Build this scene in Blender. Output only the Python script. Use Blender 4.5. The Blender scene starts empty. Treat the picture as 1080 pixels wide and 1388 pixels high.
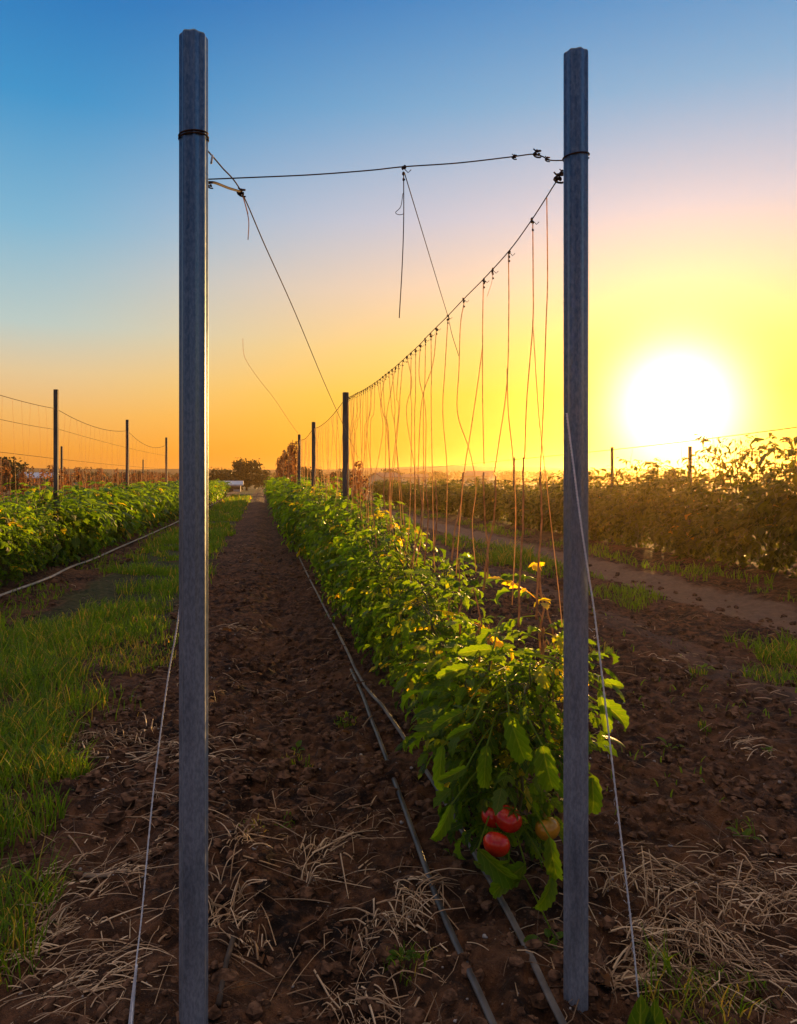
import bpy, math, random
import numpy as np
from mathutils import Vector

random.seed(7); RNG = np.random.default_rng(11)
SC = bpy.context.scene
COL = SC.collection
R = math.radians

# ------------------------------------------------------------------ camera
F, CX, HY, CH = 1002.0, 540.0, 650.0, 1.42      # focal length in photo pixels, centre column, horizon row, eye height
cd = bpy.data.cameras.new("camera"); cam = bpy.data.objects.new("camera", cd); COL.objects.link(cam)
cam.location = (0, 0, CH); cam.rotation_euler = (R(90), 0, 0)
cd.sensor_fit = 'AUTO'; cd.sensor_width = 36; cd.lens = 36 * F / 1388
cd.shift_y = -(694 - HY) / 1388
cd.clip_start = .05; cd.clip_end = 9000
SC.camera = cam

# ------------------------------------------------------------------ light, sky, exposure
SUN_AZ, SUN_EL = R(20.6), R(5.3)
SDIR = Vector((math.sin(SUN_AZ) * math.cos(SUN_EL), math.cos(SUN_AZ) * math.cos(SUN_EL), math.sin(SUN_EL)))

def lin(r, g, b):
    f = lambda v: (v / 255 / 12.92) if v / 255 <= .04045 else ((v / 255 + .055) / 1.055) ** 2.4
    return (f(r), f(g), f(b), 1)

sl = bpy.data.lights.new("sun", 'SUN'); sl.energy = 5.0; sl.color = (1, .56, .17); sl.angle = R(.6)
so = bpy.data.objects.new("sun", sl); COL.objects.link(so)
so.rotation_euler = (-SDIR).to_track_quat('-Z', 'Y').to_euler(); so.location = (20, 50, 12)

W = bpy.data.worlds.new("World"); SC.world = W; W.use_nodes = True
nt = W.node_tree; nt.nodes.clear(); N = nt.nodes.new; LK = nt.links.new

def wmath(op, a, b=None, c=None, clamp=False):
    n = N('ShaderNodeMath'); n.operation = op; n.use_clamp = clamp
    for i, v in enumerate((a, b, c)):
        if v is None: continue
        if isinstance(v, (int, float)): n.inputs[i].default_value = v
        else: LK(v, n.inputs[i])
    return n.outputs[0]
def wramp(fac, stops):
    n = N('ShaderNodeValToRGB'); cr = n.color_ramp; cr.interpolation = 'LINEAR'
    while len(cr.elements) < len(stops): cr.elements.new(.5)
    for e, (p, c) in zip(cr.elements, stops): e.position = p; e.color = lin(*c)
    LK(fac, n.inputs[0]); return n.outputs[0]
def wmix(f, a, b, mode='MIX'):
    n = N('ShaderNodeMix'); n.data_type = 'RGBA'; n.blend_type = mode
    if isinstance(f, (int, float)): n.inputs[0].default_value = f
    else: LK(f, n.inputs[0])
    for k, v in ((6, a), (7, b)):
        if isinstance(v, tuple): n.inputs[k].default_value = v
        else: LK(v, n.inputs[k])
    return n.outputs[2]
tc = N('ShaderNodeTexCoord'); sep = N('ShaderNodeSeparateXYZ'); LK(tc.outputs['Generated'], sep.inputs[0])
z = sep.outputs[2]
dp = N('ShaderNodeVectorMath'); dp.operation = 'DOT_PRODUCT'; LK(tc.outputs['Generated'], dp.inputs[0]); dp.inputs[1].default_value = SDIR
dot = dp.outputs['Value']
zz = wmath('MULTIPLY', wmath('MAXIMUM', z, 0.0), 1.6, clamp=True)           # sine of the elevation, 0..0.62 -> 0..1
cool = wramp(zz, [(0, (238, 140, 40)), (.06, (246, 162, 58)), (.13, (244, 184, 102)), (.21, (228, 200, 154)), (.30, (186, 204, 200)),
                  (.48, (124, 182, 213)), (.68, (56, 148, 204)), (.9, (0, 104, 182)), (1, (0, 92, 170))])
warm = wramp(zz, [(0, (250, 138, 2)), (.08, (253, 168, 2)), (.18, (252, 192, 40)), (.28, (250, 204, 112)), (.4, (238, 206, 176)),
                  (.53, (200, 198, 212)), (.72, (124, 174, 212)), (.9, (62, 142, 202)), (1, (30, 110, 180))])
back = wramp(zz, [(0, (222, 184, 160)), (.15, (170, 158, 168)), (.45, (86, 112, 150)), (.75, (34, 82, 132)), (1, (40, 90, 140))])
mr = N('ShaderNodeMapRange'); mr.interpolation_type = 'SMOOTHSTEP'; LK(dot, mr.inputs[0]); mr.inputs[1].default_value = .66; mr.inputs[2].default_value = .985
mb = N('ShaderNodeMapRange'); mb.interpolation_type = 'SMOOTHSTEP'; LK(dot, mb.inputs[0]); mb.inputs[1].default_value = -.35; mb.inputs[2].default_value = .6
col = wmix(mb.outputs[0], back, wmix(mr.outputs[0], cool, warm))
ang = wmath('ARCCOSINE', wmath('MINIMUM', dot, 1.0))
mo = N('ShaderNodeMapRange'); mo.interpolation_type = 'SMOOTHSTEP'; LK(z, mo.inputs[0]); mo.inputs[1].default_value = .6; mo.inputs[2].default_value = .8      # added sky brightening overhead, out of view, to light the ground
col = wmix(mo.outputs[0], col, lin(220, 198, 186))
g1 = wmath('EXPONENT', wmath('MULTIPLY', wmath('POWER', wmath('DIVIDE', ang, .066), 2.3), -1.0))     # the white ball of light
g2 = wmath('EXPONENT', wmath('MULTIPLY', wmath('POWER', wmath('DIVIDE', ang, .11), 1.3), -1.0))      # its yellow skirt
col = wmix(1.0, col, wmix(g2, (0, 0, 0, 1), (.42, .27, .004, 1)), 'ADD')
col = wmix(1.0, col, wmix(g1, (0, 0, 0, 1), (3.2, 2.6, 2.0, 1)), 'ADD')
sky = N('ShaderNodeTexSky'); sky.sky_type = 'NISHITA'; sky.sun_disc = False
sky.sun_elevation = SUN_EL; sky.sun_rotation = SUN_AZ; sky.air_density = 1.2; sky.dust_density = 2.0
bg1 = N('ShaderNodeBackground'); LK(col, bg1.inputs[0]); bg1.inputs[1].default_value = .55
bg2 = N('ShaderNodeBackground'); LK(sky.outputs[0], bg2.inputs[0]); bg2.inputs[1].default_value = .006
ad = N('ShaderNodeAddShader'); LK(bg1.outputs[0], ad.inputs[0]); LK(bg2.outputs[0], ad.inputs[1])
wo = N('ShaderNodeOutputWorld'); LK(ad.outputs[0], wo.inputs[0])

vs = SC.view_settings; vs.view_transform = 'Standard'; vs.look = 'None'; vs.exposure = 0.8; vs.gamma = 1; vs.use_curve_mapping = False
cy = SC.cycles; cy.use_denoising = True; cy.max_bounces = 6; cy.transparent_max_bounces = 8; cy.volume_bounces = 0
cy.diffuse_bounces = 3; cy.glossy_bounces = 2; cy.transmission_bounces = 4; cy.caustics_reflective = False; cy.caustics_refractive = False
cy.sample_clamp_indirect = 4

# ------------------------------------------------------------------ helpers
SL = .185                                        # the rows run towards (-SL, 1); row coordinate c = x + SL*y
def px(x, y, Y):                                 # the point seen at photo pixel (x, y) at distance Y
    return np.array(((x - CX) / F * Y, Y, CH + (HY - y) / F * Y))
def hsh(ix, iy, s):
    h = (ix.astype(np.int64) * 374761393 + iy.astype(np.int64) * 668265263 + s * 1442695041) & 0xffffffff
    h = ((h ^ (h >> 13)) * 1274126177) & 0xffffffff
    return ((h ^ (h >> 16)) & 0xffff) / 65535.0
def vn(x, y, s=0):
    xi = np.floor(x); yi = np.floor(y); fx = x - xi; fy = y - yi
    fx = fx * fx * (3 - 2 * fx); fy = fy * fy * (3 - 2 * fy)
    a = hsh(xi, yi, s); b = hsh(xi + 1, yi, s); c = hsh(xi, yi + 1, s); d = hsh(xi + 1, yi + 1, s)
    return (a * (1 - fx) + b * fx) * (1 - fy) + (c * (1 - fx) + d * fx) * fy
def fbm(x, y, s=0, o=3):
    r = 0; a = .5; t = 0
    for k in range(o):
        r = r + a * vn(x, y, s + k * 17); t += a; a *= .5; x = x * 2.03 + 3.1; y = y * 2.03 + 1.7
    return r / t
def sst(e0, e1, x):
    t = np.clip((x - e0) / (e1 - e0), 0, 1); return t * t * (3 - 2 * t)
def gz(x, y):                                    # height of the soil
    x = np.asarray(x, float); y = np.asarray(y, float)
    c = x + SL * y
    wob = .18 * (fbm(x * .4, y * .4, 5) - .5)
    b = .05 * np.exp(-((c - .88) / .33) ** 2) + .07 * np.exp(-((c + 3.2) / .5) ** 2) + .1 * np.exp(-((c - 7.2) / .7) ** 2)
    b = b - .05 * np.exp(-((c - .22 + wob) / .2) ** 2) + .035 * np.exp(-((c + .25 + wob) / .25) ** 2)
    b = b + .06 * np.exp(-((c - 3.0 + wob) / .8) ** 2) - .05 * np.exp(-((c - 5.2 + wob) / .35) ** 2) + .05 * np.exp(-((c - 4.55) / .3) ** 2)
    lane = sst(-2.5, -2.1, c) * (1 - sst(-1.1, -.75, c)) * sst(3.5, 6, y); path = np.exp(-((c - 5.1) / .5) ** 4)
    A = np.clip(1 - .6 * lane - .6 * path, .3, 1) * (1 - .75 * sst(14, 50, np.abs(y)))
    rid = 1 - np.abs(2 * fbm(x / .13, y / .13, 9, 2) - 1)
    z = b + A * (.09 * (fbm(x / .5, y / .5, 1) - .5) + .055 * (rid - .6) + .03 * (vn(x / .045, y / .045, 3) - .5) + .012 * (vn(x / .02, y / .02, 4) - .5))
    return z * (1 - sst(60, 140, np.hypot(x, y)))
def g1z(x, y): return float(gz(np.array([x]), np.array([y]))[0])

class MB:
    """Collects pieces of one mesh: points, faces, a uv and a tint per point, one material slot per piece."""
    def __init__(s): s.v = []; s.f = []; s.u = []; s.t = []; s.n = 0
    def add(s, V, Fs, uv=None, tint=.5, m=0):
        V = np.asarray(V, float)
        if not isinstance(Fs, list) or (Fs and not hasattr(Fs[0], 'shape')): Fs = [np.asarray(Fs)]
        for q in Fs:
            if len(q): s.f.append((q + s.n, m))
        s.v.append(V); s.u.append(np.zeros((len(V), 2)) if uv is None else uv)
        s.t.append(np.full(len(V), tint) if np.isscalar(tint) else tint); s.n += len(V)
    def mesh(s, name, mats, smooth=True):
        V = np.concatenate(s.v); me = bpy.data.meshes.new(name)
        lt = np.concatenate([np.full(len(q), q.shape[1]) for q, m in s.f]); li = np.concatenate([q.ravel() for q, m in s.f])
        mi = np.concatenate([np.full(len(q), m) for q, m in s.f])
        me.vertices.add(len(V)); me.vertices.foreach_set('co', V.ravel().astype(np.float32))
        me.loops.add(len(li)); me.loops.foreach_set('vertex_index', li.astype(np.int32))
        me.polygons.add(len(lt)); me.polygons.foreach_set('loop_start', (np.cumsum(lt) - lt).astype(np.int32))
        me.polygons.foreach_set('material_index', mi.astype(np.int32))
        me.polygons.foreach_set('use_smooth', np.full(len(lt), smooth))
        a = me.attributes.new('uvp', 'FLOAT2', 'POINT'); a.data.foreach_set('vector', np.concatenate(s.u).ravel().astype(np.float32))
        a = me.attributes.new('tint', 'FLOAT', 'POINT'); a.data.foreach_set('value', np.concatenate(s.t).astype(np.float32))
        for m in (mats if isinstance(mats, (list, tuple)) else [mats]): me.materials.append(m)
        me.update(calc_edges=True); me.validate(); return me
    def build(s, name, mats, parent=None, smooth=True):
        o = bpy.data.objects.new(name, s.mesh(name, mats, smooth)); COL.objects.link(o)
        if parent: o.parent = parent
        return o
def tag(o, label=None, cat=None, group=None, kind=None):
    for k, v in (('label', label), ('category', cat), ('group', group), ('kind', kind)):
        if v: o[k] = v
    return o
def empty(name, loc, rz=0):
    o = bpy.data.objects.new(name, None); COL.objects.link(o); o.location = loc; o.rotation_euler.z = rz; o.empty_display_size = .1; return o
def copy_tree(o, parent=None):
    c = o.copy(); COL.objects.link(c); c.parent = parent
    for ch in list(o.children): copy_tree(ch, c)
    return c

def tube(P, r, n=6, cap=True):
    P = np.asarray(P, float); k = len(P); r = np.full(k, r) if np.isscalar(r) else np.asarray(r)
    T = np.gradient(P, axis=0); T /= np.linalg.norm(T, axis=1)[:, None] + 1e-12
    ref = np.array((0, 0, 1.)) if abs(T[:, 2]).mean() < .8 else np.array((1., 0, 0))
    A = np.cross(T, ref); A /= np.linalg.norm(A, axis=1)[:, None] + 1e-12; B = np.cross(T, A)
    a = np.linspace(0, 2 * np.pi, n, endpoint=False)
    V = (P[:, None] + r[:, None, None] * (np.cos(a)[None, :, None] * A[:, None] + np.sin(a)[None, :, None] * B[:, None])).reshape(-1, 3)
    i = np.arange(k - 1)[:, None] * n; j = np.arange(n)[None]; j2 = (j + 1) % n
    Q = np.stack([i + j, i + j2, i + n + j2, i + n + j], -1).reshape(-1, 4)
    Fs = [Q]
    if cap: Fs += [np.arange(n)[None, ::-1], (np.arange(n) + (k - 1) * n)[None]]
    uv = np.stack([np.tile(a / 6.283, k), np.repeat(np.linspace(0, 1, k), n)], -1)
    return V, Fs, uv
def smooth(P, per=6):                            # Catmull-Rom through the points
    P = [np.asarray(p, float) for p in P]; P = [2 * P[0] - P[1]] + P + [2 * P[-1] - P[-2]]; out = []
    for a, b, c, d in zip(P, P[1:], P[2:], P[3:]):
        for t in np.linspace(0, 1, per, endpoint=False):
            out.append(.5 * (2 * b + (c - a) * t + (2 * a - 5 * b + 4 * c - d) * t * t + (3 * b - a - 3 * c + d) * t ** 3))
    return np.array(out + [P[-2]])
def blob(c, r, n=8, m=6, sq=(1, 1, 1), noise=0., seed=0):
    th = np.linspace(0, np.pi, m + 1)[1:-1]; ph = np.linspace(0, 2 * np.pi, n, endpoint=False)
    V = [(0, 0, 1)] + [(math.sin(t) * math.cos(p), math.sin(t) * math.sin(p), math.cos(t)) for t in th for p in ph] + [(0, 0, -1)]
    V = np.array(V); rg = np.random.default_rng(seed)
    if noise: V = V * (1 + noise * (rg.random(len(V))[:, None] - .5) * 2)
    V = V * r * np.array(sq) + np.asarray(c)
    Q = [(1 + i * n + j, 1 + (i + 1) * n + j, 1 + (i + 1) * n + (j + 1) % n, 1 + i * n + (j + 1) % n) for i in range(m - 2) for j in range(n)]
    L = len(V) - 1; b = 1 + (m - 2) * n
    T = [(0, 1 + j, 1 + (j + 1) % n) for j in range(n)] + [(L, b + (j + 1) % n, b + j) for j in range(n)]
    return V, [np.array(Q), np.array(T)]
def box(a, b):
    x0, y0, z0 = a; x1, y1, z1 = b
    V = [(x0, y0, z0), (x1, y0, z0), (x1, y1, z0), (x0, y1, z0), (x0, y0, z1), (x1, y0, z1), (x1, y1, z1), (x0, y1, z1)]
    return V, [(0, 3, 2, 1), (4, 5, 6, 7), (0, 1, 5, 4), (1, 2, 6, 5), (2, 3, 7, 6), (3, 0, 4, 7)]

# ------------------------------------------------------------------ materials
class NT:
    def __init__(s, name):
        s.m = bpy.data.materials.new(name); s.m.use_nodes = True; s.t = s.m.node_tree; s.t.nodes.clear()
        s.out = s.t.nodes.new('ShaderNodeOutputMaterial')
    def n(s, typ, **k):
        n = s.t.nodes.new(typ)
        for a, v in k.items(): setattr(n, a, v)
        return n
    def set(s, inp, v):
        if isinstance(v, bpy.types.NodeSocket): s.t.links.new(v, inp)
        else: inp.default_value = v
    def math(s, op, a, b=0., clamp=False):
        n = s.n('ShaderNodeMath', operation=op, use_clamp=clamp); s.set(n.inputs[0], a); s.set(n.inputs[1], b); return n.outputs[0]
    def mix(s, f, a, b, mode='MIX'):
        n = s.n('ShaderNodeMix', data_type='RGBA', blend_type=mode); s.set(n.inputs[0], f)
        s.set(n.inputs[6], a if not isinstance(a, tuple) else (*a[:3], 1)); s.set(n.inputs[7], b if not isinstance(b, tuple) else (*b[:3], 1)); return n.outputs[2]
    def rng(s, v, a, b, c=0., d=1., sm=True):
        n = s.n('ShaderNodeMapRange', interpolation_type='SMOOTHSTEP' if sm else 'LINEAR'); s.set(n.inputs[0], v)
        for i, q in enumerate((a, b, c, d)): n.inputs[i + 1].default_value = q
        return n.outputs[0]
    def noise(s, scale, detail=4., rough=.55, vec=None, stretch=None):
        n = s.n('ShaderNodeTexNoise'); n.inputs['Scale'].default_value = scale; n.inputs['Detail'].default_value = detail; n.inputs['Roughness'].default_value = rough
        v = vec if vec is not None else s.n('ShaderNodeTexCoord').outputs['Object']
        if stretch:
            mp = s.n('ShaderNodeMapping'); s.set(mp.inputs[0], v); mp.inputs['Scale'].default_value = stretch; v = mp.outputs[0]
        s.set(n.inputs['Vector'], v); return n.outputs[0]
    def attr(s, name): return s.n('ShaderNodeAttribute', attribute_name=name)
    def bump(s, h, strength=.4, dist=.01):
        n = s.n('ShaderNodeBump'); s.set(n.inputs['Height'], h); n.inputs['Strength'].default_value = strength; n.inputs['Distance'].default_value = dist; return n.outputs[0]
    def bsdf(s, col, rough=.6, metal=0., spec=.5, nrm=None):
        n = s.n('ShaderNodeBsdfPrincipled'); s.set(n.inputs['Base Color'], col if not isinstance(col, tuple) else (*col[:3], 1)); s.set(n.inputs['Roughness'], rough)
        s.set(n.inputs['Metallic'], metal); n.inputs['Specular IOR Level'].default_value = spec
        if nrm is not None: s.set(n.inputs['Normal'], nrm)
        return n.outputs[0]
    def done(s, sh): s.t.links.new(sh, s.out.inputs[0]); return s.m

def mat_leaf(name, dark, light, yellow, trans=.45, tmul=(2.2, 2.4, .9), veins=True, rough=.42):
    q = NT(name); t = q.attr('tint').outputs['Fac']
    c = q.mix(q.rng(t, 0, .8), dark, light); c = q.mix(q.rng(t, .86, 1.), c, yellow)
    pat = q.noise(38, 3); c = q.mix(q.rng(pat, .3, .75, 0, .45), c, q.mix(.5, c, (.01, .03, .005)))
    nrm = None
    if veins:
        uv = q.n('ShaderNodeSeparateXYZ'); q.set(uv.inputs[0], q.attr('uvp').outputs['Vector'])
        ax = q.math('ABSOLUTE', uv.outputs[0])
        rib = q.rng(ax, .03, .11, 1, 0)
        sv = q.math('SINE', q.math('MULTIPLY', q.math('SUBTRACT', q.math('MULTIPLY', uv.outputs[1], 7.), q.math('MULTIPLY', ax, 1.4)), 6.283))
        vv = q.math('MAXIMUM', rib, q.math('MULTIPLY', q.rng(sv, .86, 1.), .6))
        c = q.mix(q.math('MULTIPLY', vv, .4), c, q.mix(.5, c, (.25, .32, .08)))
        nrm = q.bump(q.math('ADD', q.math('MULTIPLY', q.math('ADD', vv, q.math('MULTIPLY', sv, -.35)), -.6), q.math('MULTIPLY', pat, .5)), .55, .004)
    b = q.bsdf(c, rough, 0, .22, nrm)
    tr = q.n('ShaderNodeBsdfTranslucent'); q.set(tr.inputs[0], q.mix(1., c, tmul, 'MULTIPLY'))
    if nrm is not None: q.set(tr.inputs[1], nrm)
    mx = q.n('ShaderNodeMixShader'); mx.inputs[0].default_value = trans; q.t.links.new(b, mx.inputs[1]); q.t.links.new(tr.outputs[0], mx.inputs[2])
    return q.done(mx.outputs[0])
def mat_simple(name, a, b, scale=20, rough=.7, metal=0., stretch=None, bump=.3, spec=.4, dist=.004):
    q = NT(name); n = q.noise(scale, 5, stretch=stretch)
    return q.done(q.bsdf(q.mix(q.rng(n, .3, .7), a, b), rough, metal, spec, q.bump(n, bump, dist)))

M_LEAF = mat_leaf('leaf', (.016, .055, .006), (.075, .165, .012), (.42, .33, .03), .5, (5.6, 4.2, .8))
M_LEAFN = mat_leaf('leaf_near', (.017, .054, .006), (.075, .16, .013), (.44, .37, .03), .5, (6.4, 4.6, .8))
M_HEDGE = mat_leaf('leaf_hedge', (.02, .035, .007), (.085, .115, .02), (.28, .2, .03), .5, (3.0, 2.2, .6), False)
M_GRASS = mat_leaf('grass_blade', (.045, .115, .01), (.15, .25, .022), (.42, .27, .09), .5, (3.4, 2.8, .8), False, .5)
M_DRY = mat_leaf('dry_leaf', (.10, .05, .025), (.24, .13, .06), (.36, .22, .1), .4, (1.8, 1.3, .8), False, .7)
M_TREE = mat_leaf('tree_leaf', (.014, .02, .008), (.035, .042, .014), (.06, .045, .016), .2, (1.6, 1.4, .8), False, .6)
M_STEM = mat_simple('green_stem', (.10, .13, .03), (.16, .12, .05), 30, .6)
M_VINE = mat_simple('brown_stem', (.26, .10, .05), (.58, .28, .14), 35, .75)
M_BARK = mat_simple('bark', (.05, .035, .025), (.10, .07, .05), 3, .9, stretch=(4, 4, .6))
def mat_fibre(name, a, b, k):
    q = NT(name); c = q.mix(q.rng(q.noise(35, 4), .3, .7), a, b); t = q.n('ShaderNodeBsdfTranslucent'); q.set(t.inputs[0], q.mix(1., c, (1.3, 1.2, 1.0), 'MULTIPLY'))
    mx = q.n('ShaderNodeMixShader'); mx.inputs[0].default_value = k; q.t.links.new(q.bsdf(c, .75, 0, .3), mx.inputs[1]); q.t.links.new(t.outputs[0], mx.inputs[2]); return q.done(mx.outputs[0])
M_VINE = mat_fibre('brown_stem', (.36, .20, .09), (.62, .42, .21), .4)
M_TWINE = mat_fibre('twine', (.66, .44, .2), (.88, .64, .34), .45)
M_WHITE = mat_simple('white_twine', (.7, .7, .74), (.88, .88, .9), 80, .6)
M_WIRE = mat_simple('rusty_wire', (.03, .016, .012), (.075, .032, .02), 90, .85, 0., spec=.1)
M_HOSE = mat_simple('hose_plastic', (.035, .034, .036), (.12, .105, .095), 14, .42, bump=.25, stretch=(1, .5, 1))
M_STRAW = None
q = NT('straw'); t = q.attr('tint').outputs['Fac']
c = q.mix(q.rng(t, 0, .5, sm=False), (.13, .068, .034), (.48, .30, .16)); c = q.mix(q.rng(t, .6, 1, sm=False), c, (.85, .62, .38)); M_STRAW = q.done(q.bsdf(c, .6, 0, .4))
# galvanised steel with spangle, vertical streaks and grime towards the foot
q = NT('galvanised_steel'); oc = q.n('ShaderNodeTexCoord').outputs['Object']
st = q.noise(9, 5, .6, oc, (9, 9, .12)); sp = q.noise(150, 3, .7, oc, (1, 1, .4)); bl = q.noise(3.2, 5, .6, oc, (3, 3, .35))
c = q.mix(q.rng(st, .3, .7), (.055, .10, .155), (.13, .185, .25)); c = q.mix(q.rng(sp, .35, .7, 0, .35), c, (.32, .38, .45))
c = q.mix(q.rng(bl, .5, .72, 0, .28), c, (.06, .08, .11))
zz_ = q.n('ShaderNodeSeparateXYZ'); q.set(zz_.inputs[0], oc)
c = q.mix(q.math('MULTIPLY', q.rng(zz_.outputs[2], .42, .0), q.rng(q.noise(16, 5), .35, .7)), c, (.10, .07, .05))
painted_sheen = q.math('MULTIPLY', q.rng(zz_.outputs[2], 1.75, .7), q.rng(q.noise(7, 4, .6, oc, (2, 2, .5)), .25, .6, .55, 1.))  # lower shaft painted paler and less metallic, standing in for reflected light
c = q.mix(painted_sheen, c, q.mix(q.rng(sp, .35, .65), (.205, .225, .265), (.32, .34, .39)))
M_STEEL = q.done(q.bsdf(c, q.rng(sp, .3, .7, .32, .48), q.math('SUBTRACT', .92, q.math('MULTIPLY', painted_sheen, .75)), .5, q.bump(q.math('ADD', st, q.math('MULTIPLY', sp, .5)), .15, .002)))

# soil: dark crumbly earth, greener on the grass lane, paler and smoother on the tractor track
q = NT('soil'); oc = q.n('ShaderNodeTexCoord').outputs['Object']; s3 = q.n('ShaderNodeSeparateXYZ'); q.set(s3.inputs[0], oc)
cc = q.math('ADD', s3.outputs[0], q.math('MULTIPLY', s3.outputs[1], SL)); wb = q.math('MULTIPLY', q.math('SUBTRACT', q.noise(.8, 3, vec=oc), .5), .9)
cw = q.math('ADD', cc, wb)
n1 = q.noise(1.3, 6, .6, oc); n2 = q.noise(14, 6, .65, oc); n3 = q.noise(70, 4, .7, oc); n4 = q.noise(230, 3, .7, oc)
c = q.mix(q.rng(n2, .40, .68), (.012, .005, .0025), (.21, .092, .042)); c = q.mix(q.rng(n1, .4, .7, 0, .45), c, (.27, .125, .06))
c = q.mix(q.rng(n3, .58, .74, 0, .7), c, (.34, .215, .135)); c = q.mix(q.rng(n4, .66, .74, 0, .5), c, (.32, .27, .22))
lane = q.math('MULTIPLY', q.rng(cw, -2.45, -2.2), q.rng(cw, -1.0, -.75, 1, 0))
strip = q.math('MULTIPLY', q.rng(cw, 4.0, 4.2), q.rng(cw, 4.6, 4.8, 1, 0))
c = q.mix(q.math('MULTIPLY', q.math('MULTIPLY', lane, q.rng(s3.outputs[1], 5, 9)), .8), c, q.mix(q.rng(n2, .35, .65), (.03, .05, .012), (.07, .085, .03)))
trk = q.math('MULTIPLY', q.rng(cw, 4.75, 4.95), q.rng(cw, 5.7, 6.0, 1, 0))
c = q.mix(q.math('MULTIPLY', trk, .75), c, q.mix(n2, (.20, .125, .085), (.34, .225, .16)))
trk2 = q.math('MULTIPLY', q.rng(cw, 3.1, 3.25), q.rng(cw, 3.5, 3.75, 1, 0)); c = q.mix(q.math('MULTIPLY', trk2, .4), c, (.19, .13, .10))
far = q.rng(s3.outputs[1], 60, 130); c = q.mix(far, c, q.mix(q.noise(.02, 4, vec=oc), (.05, .06, .02), (.15, .11, .06)))
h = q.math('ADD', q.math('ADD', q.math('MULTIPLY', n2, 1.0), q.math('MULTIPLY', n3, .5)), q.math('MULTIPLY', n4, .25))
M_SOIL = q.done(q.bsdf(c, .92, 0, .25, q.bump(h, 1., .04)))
M_CLOD = mat_simple('soil_clod', (.035, .017, .009), (.21, .108, .06), 30, .93, bump=.8, spec=.2, dist=.01)
M_PEB = mat_simple('pebble', (.22, .18, .15), (.42, .38, .35), 20, .7)

# ------------------------------------------------------------------ ground
def axis(lo, d0, segs, grow, end):
    a = [lo]
    for stp, lim in segs:
        while a[-1] < lim: a.append(a[-1] + stp)
    stp = segs[-1][0]
    while a[-1] < end: stp *= grow; a.append(a[-1] + stp)
    return np.array(a)
ya = axis(1.45, 0, [(.0125, 3.6), (.022, 6.5), (.04, 10)], 1.035, 3500)
yb = 1.45 - np.cumsum(.02 * 1.25 ** np.arange(45)); yb = yb[yb > -400][::-1]; ys = np.concatenate([yb, ya])
ca = axis(-1.6, 0, [(.0135, 2.1), (.03, 3.6), (.06, 9)], 1.06, 3500)
cb = -1.6 - np.cumsum(np.concatenate([np.full(70, .03), .03 * 1.08 ** np.arange(130)])); cb = cb[cb > -3500][::-1]; cs = np.concatenate([cb, ca])
Cg, Yg = np.meshgrid(cs, ys); Xg = Cg - SL * np.minimum(Yg, 400); Zg = gz(Xg, Yg)
nx, ny = len(cs), len(ys); idx = np.arange(nx * ny).reshape(ny, nx)
Q = np.stack([idx[:-1, :-1], idx[:-1, 1:], idx[1:, 1:], idx[1:, :-1]], -1).reshape(-1, 4)
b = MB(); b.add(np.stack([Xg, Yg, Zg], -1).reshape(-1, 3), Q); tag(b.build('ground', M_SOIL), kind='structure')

# far hills along the horizon
q = NT('hill'); n = q.noise(.01, 5); M_HILL = q.done(q.bsdf(q.mix(n, (.05, .05, .03), (.12, .09, .06)), .95, 0, .1))
b = MB(); xs = np.linspace(-750, 750, 260)
for k, (Y, hb, am) in enumerate(((400, 4, 4.2), (520, 4.5, 5.5))):
    ht = CH + 1.3 + hb * .45 + am * (fbm(xs / 110, xs * 0 + k, 31 + k, 4)) * (1 + 1.0 * np.exp(-((xs - 42) / 55) ** 2))
    rows = [np.stack([xs, np.full_like(xs, Y - 60), xs * 0 - .5], -1), np.stack([xs, np.full_like(xs, Y - 30), ht * .62], -1), np.stack([xs, np.full_like(xs, Y), ht], -1), np.stack([xs, np.full_like(xs, Y + 60), xs * 0 - .5], -1)]
    V = np.concatenate(rows); m = len(xs); i = (np.arange(3)[:, None] * m + np.arange(m - 1)[None]).ravel(); b.add(V, np.stack([i, i + 1, i + m + 1, i + m], -1))
tag(b.build('hills', M_HILL), kind='structure')

# ------------------------------------------------------------------ leaves and plants
def leaflet(L, Wd, droop, fold, nu, na, rg, ser=.19):
    t = np.linspace(0, 1, nu); s = np.linspace(-1, 1, na)
    w = Wd * np.sin(np.pi * np.clip(t * .93 + .035, 0, 1) ** .72) ** .85
    if nu > 12: w = w * (1 + ser * np.array((-1, .2, 1))[np.arange(nu) % 3])
    elif nu > 4: w = w * (1 + ser * np.where(np.arange(nu) % 2 == 0, 1, -1))
    if nu > 4: w[0] = Wd * .08; w[-1] = 0.0005
    a = -droop * t ** 1.3; dy = np.cos(a); dz = np.sin(a); st = L / (nu - 1)
    cyy = np.concatenate([[0], np.cumsum((dy[1:] + dy[:-1]) / 2 * st)]); czz = np.concatenate([[0], np.cumsum((dz[1:] + dz[:-1]) / 2 * st)])
    S, I = np.meshgrid(s, np.arange(nu)); x = S * w[I]
    up = fold * np.abs(S) ** 1.3 * w[I] + (rg.random(S.shape) - .5) * .12 * Wd * (np.abs(S) > .6)
    V = np.stack([x + .15 * Wd * math.sin(rg.random() * 6) * t[I] ** 2, cyy[I] + up * -dz[I] * -1 * 0 - up * dz[I], czz[I] + up * dy[I]], -1).reshape(-1, 3)
    id_ = np.arange(nu * na).reshape(nu, na); Qd = np.stack([id_[:-1, :-1], id_[:-1, 1:], id_[1:, 1:], id_[1:, :-1]], -1).reshape(-1, 4)
    return V, Qd, np.stack([S.ravel(), t[I].ravel()], -1)
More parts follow.
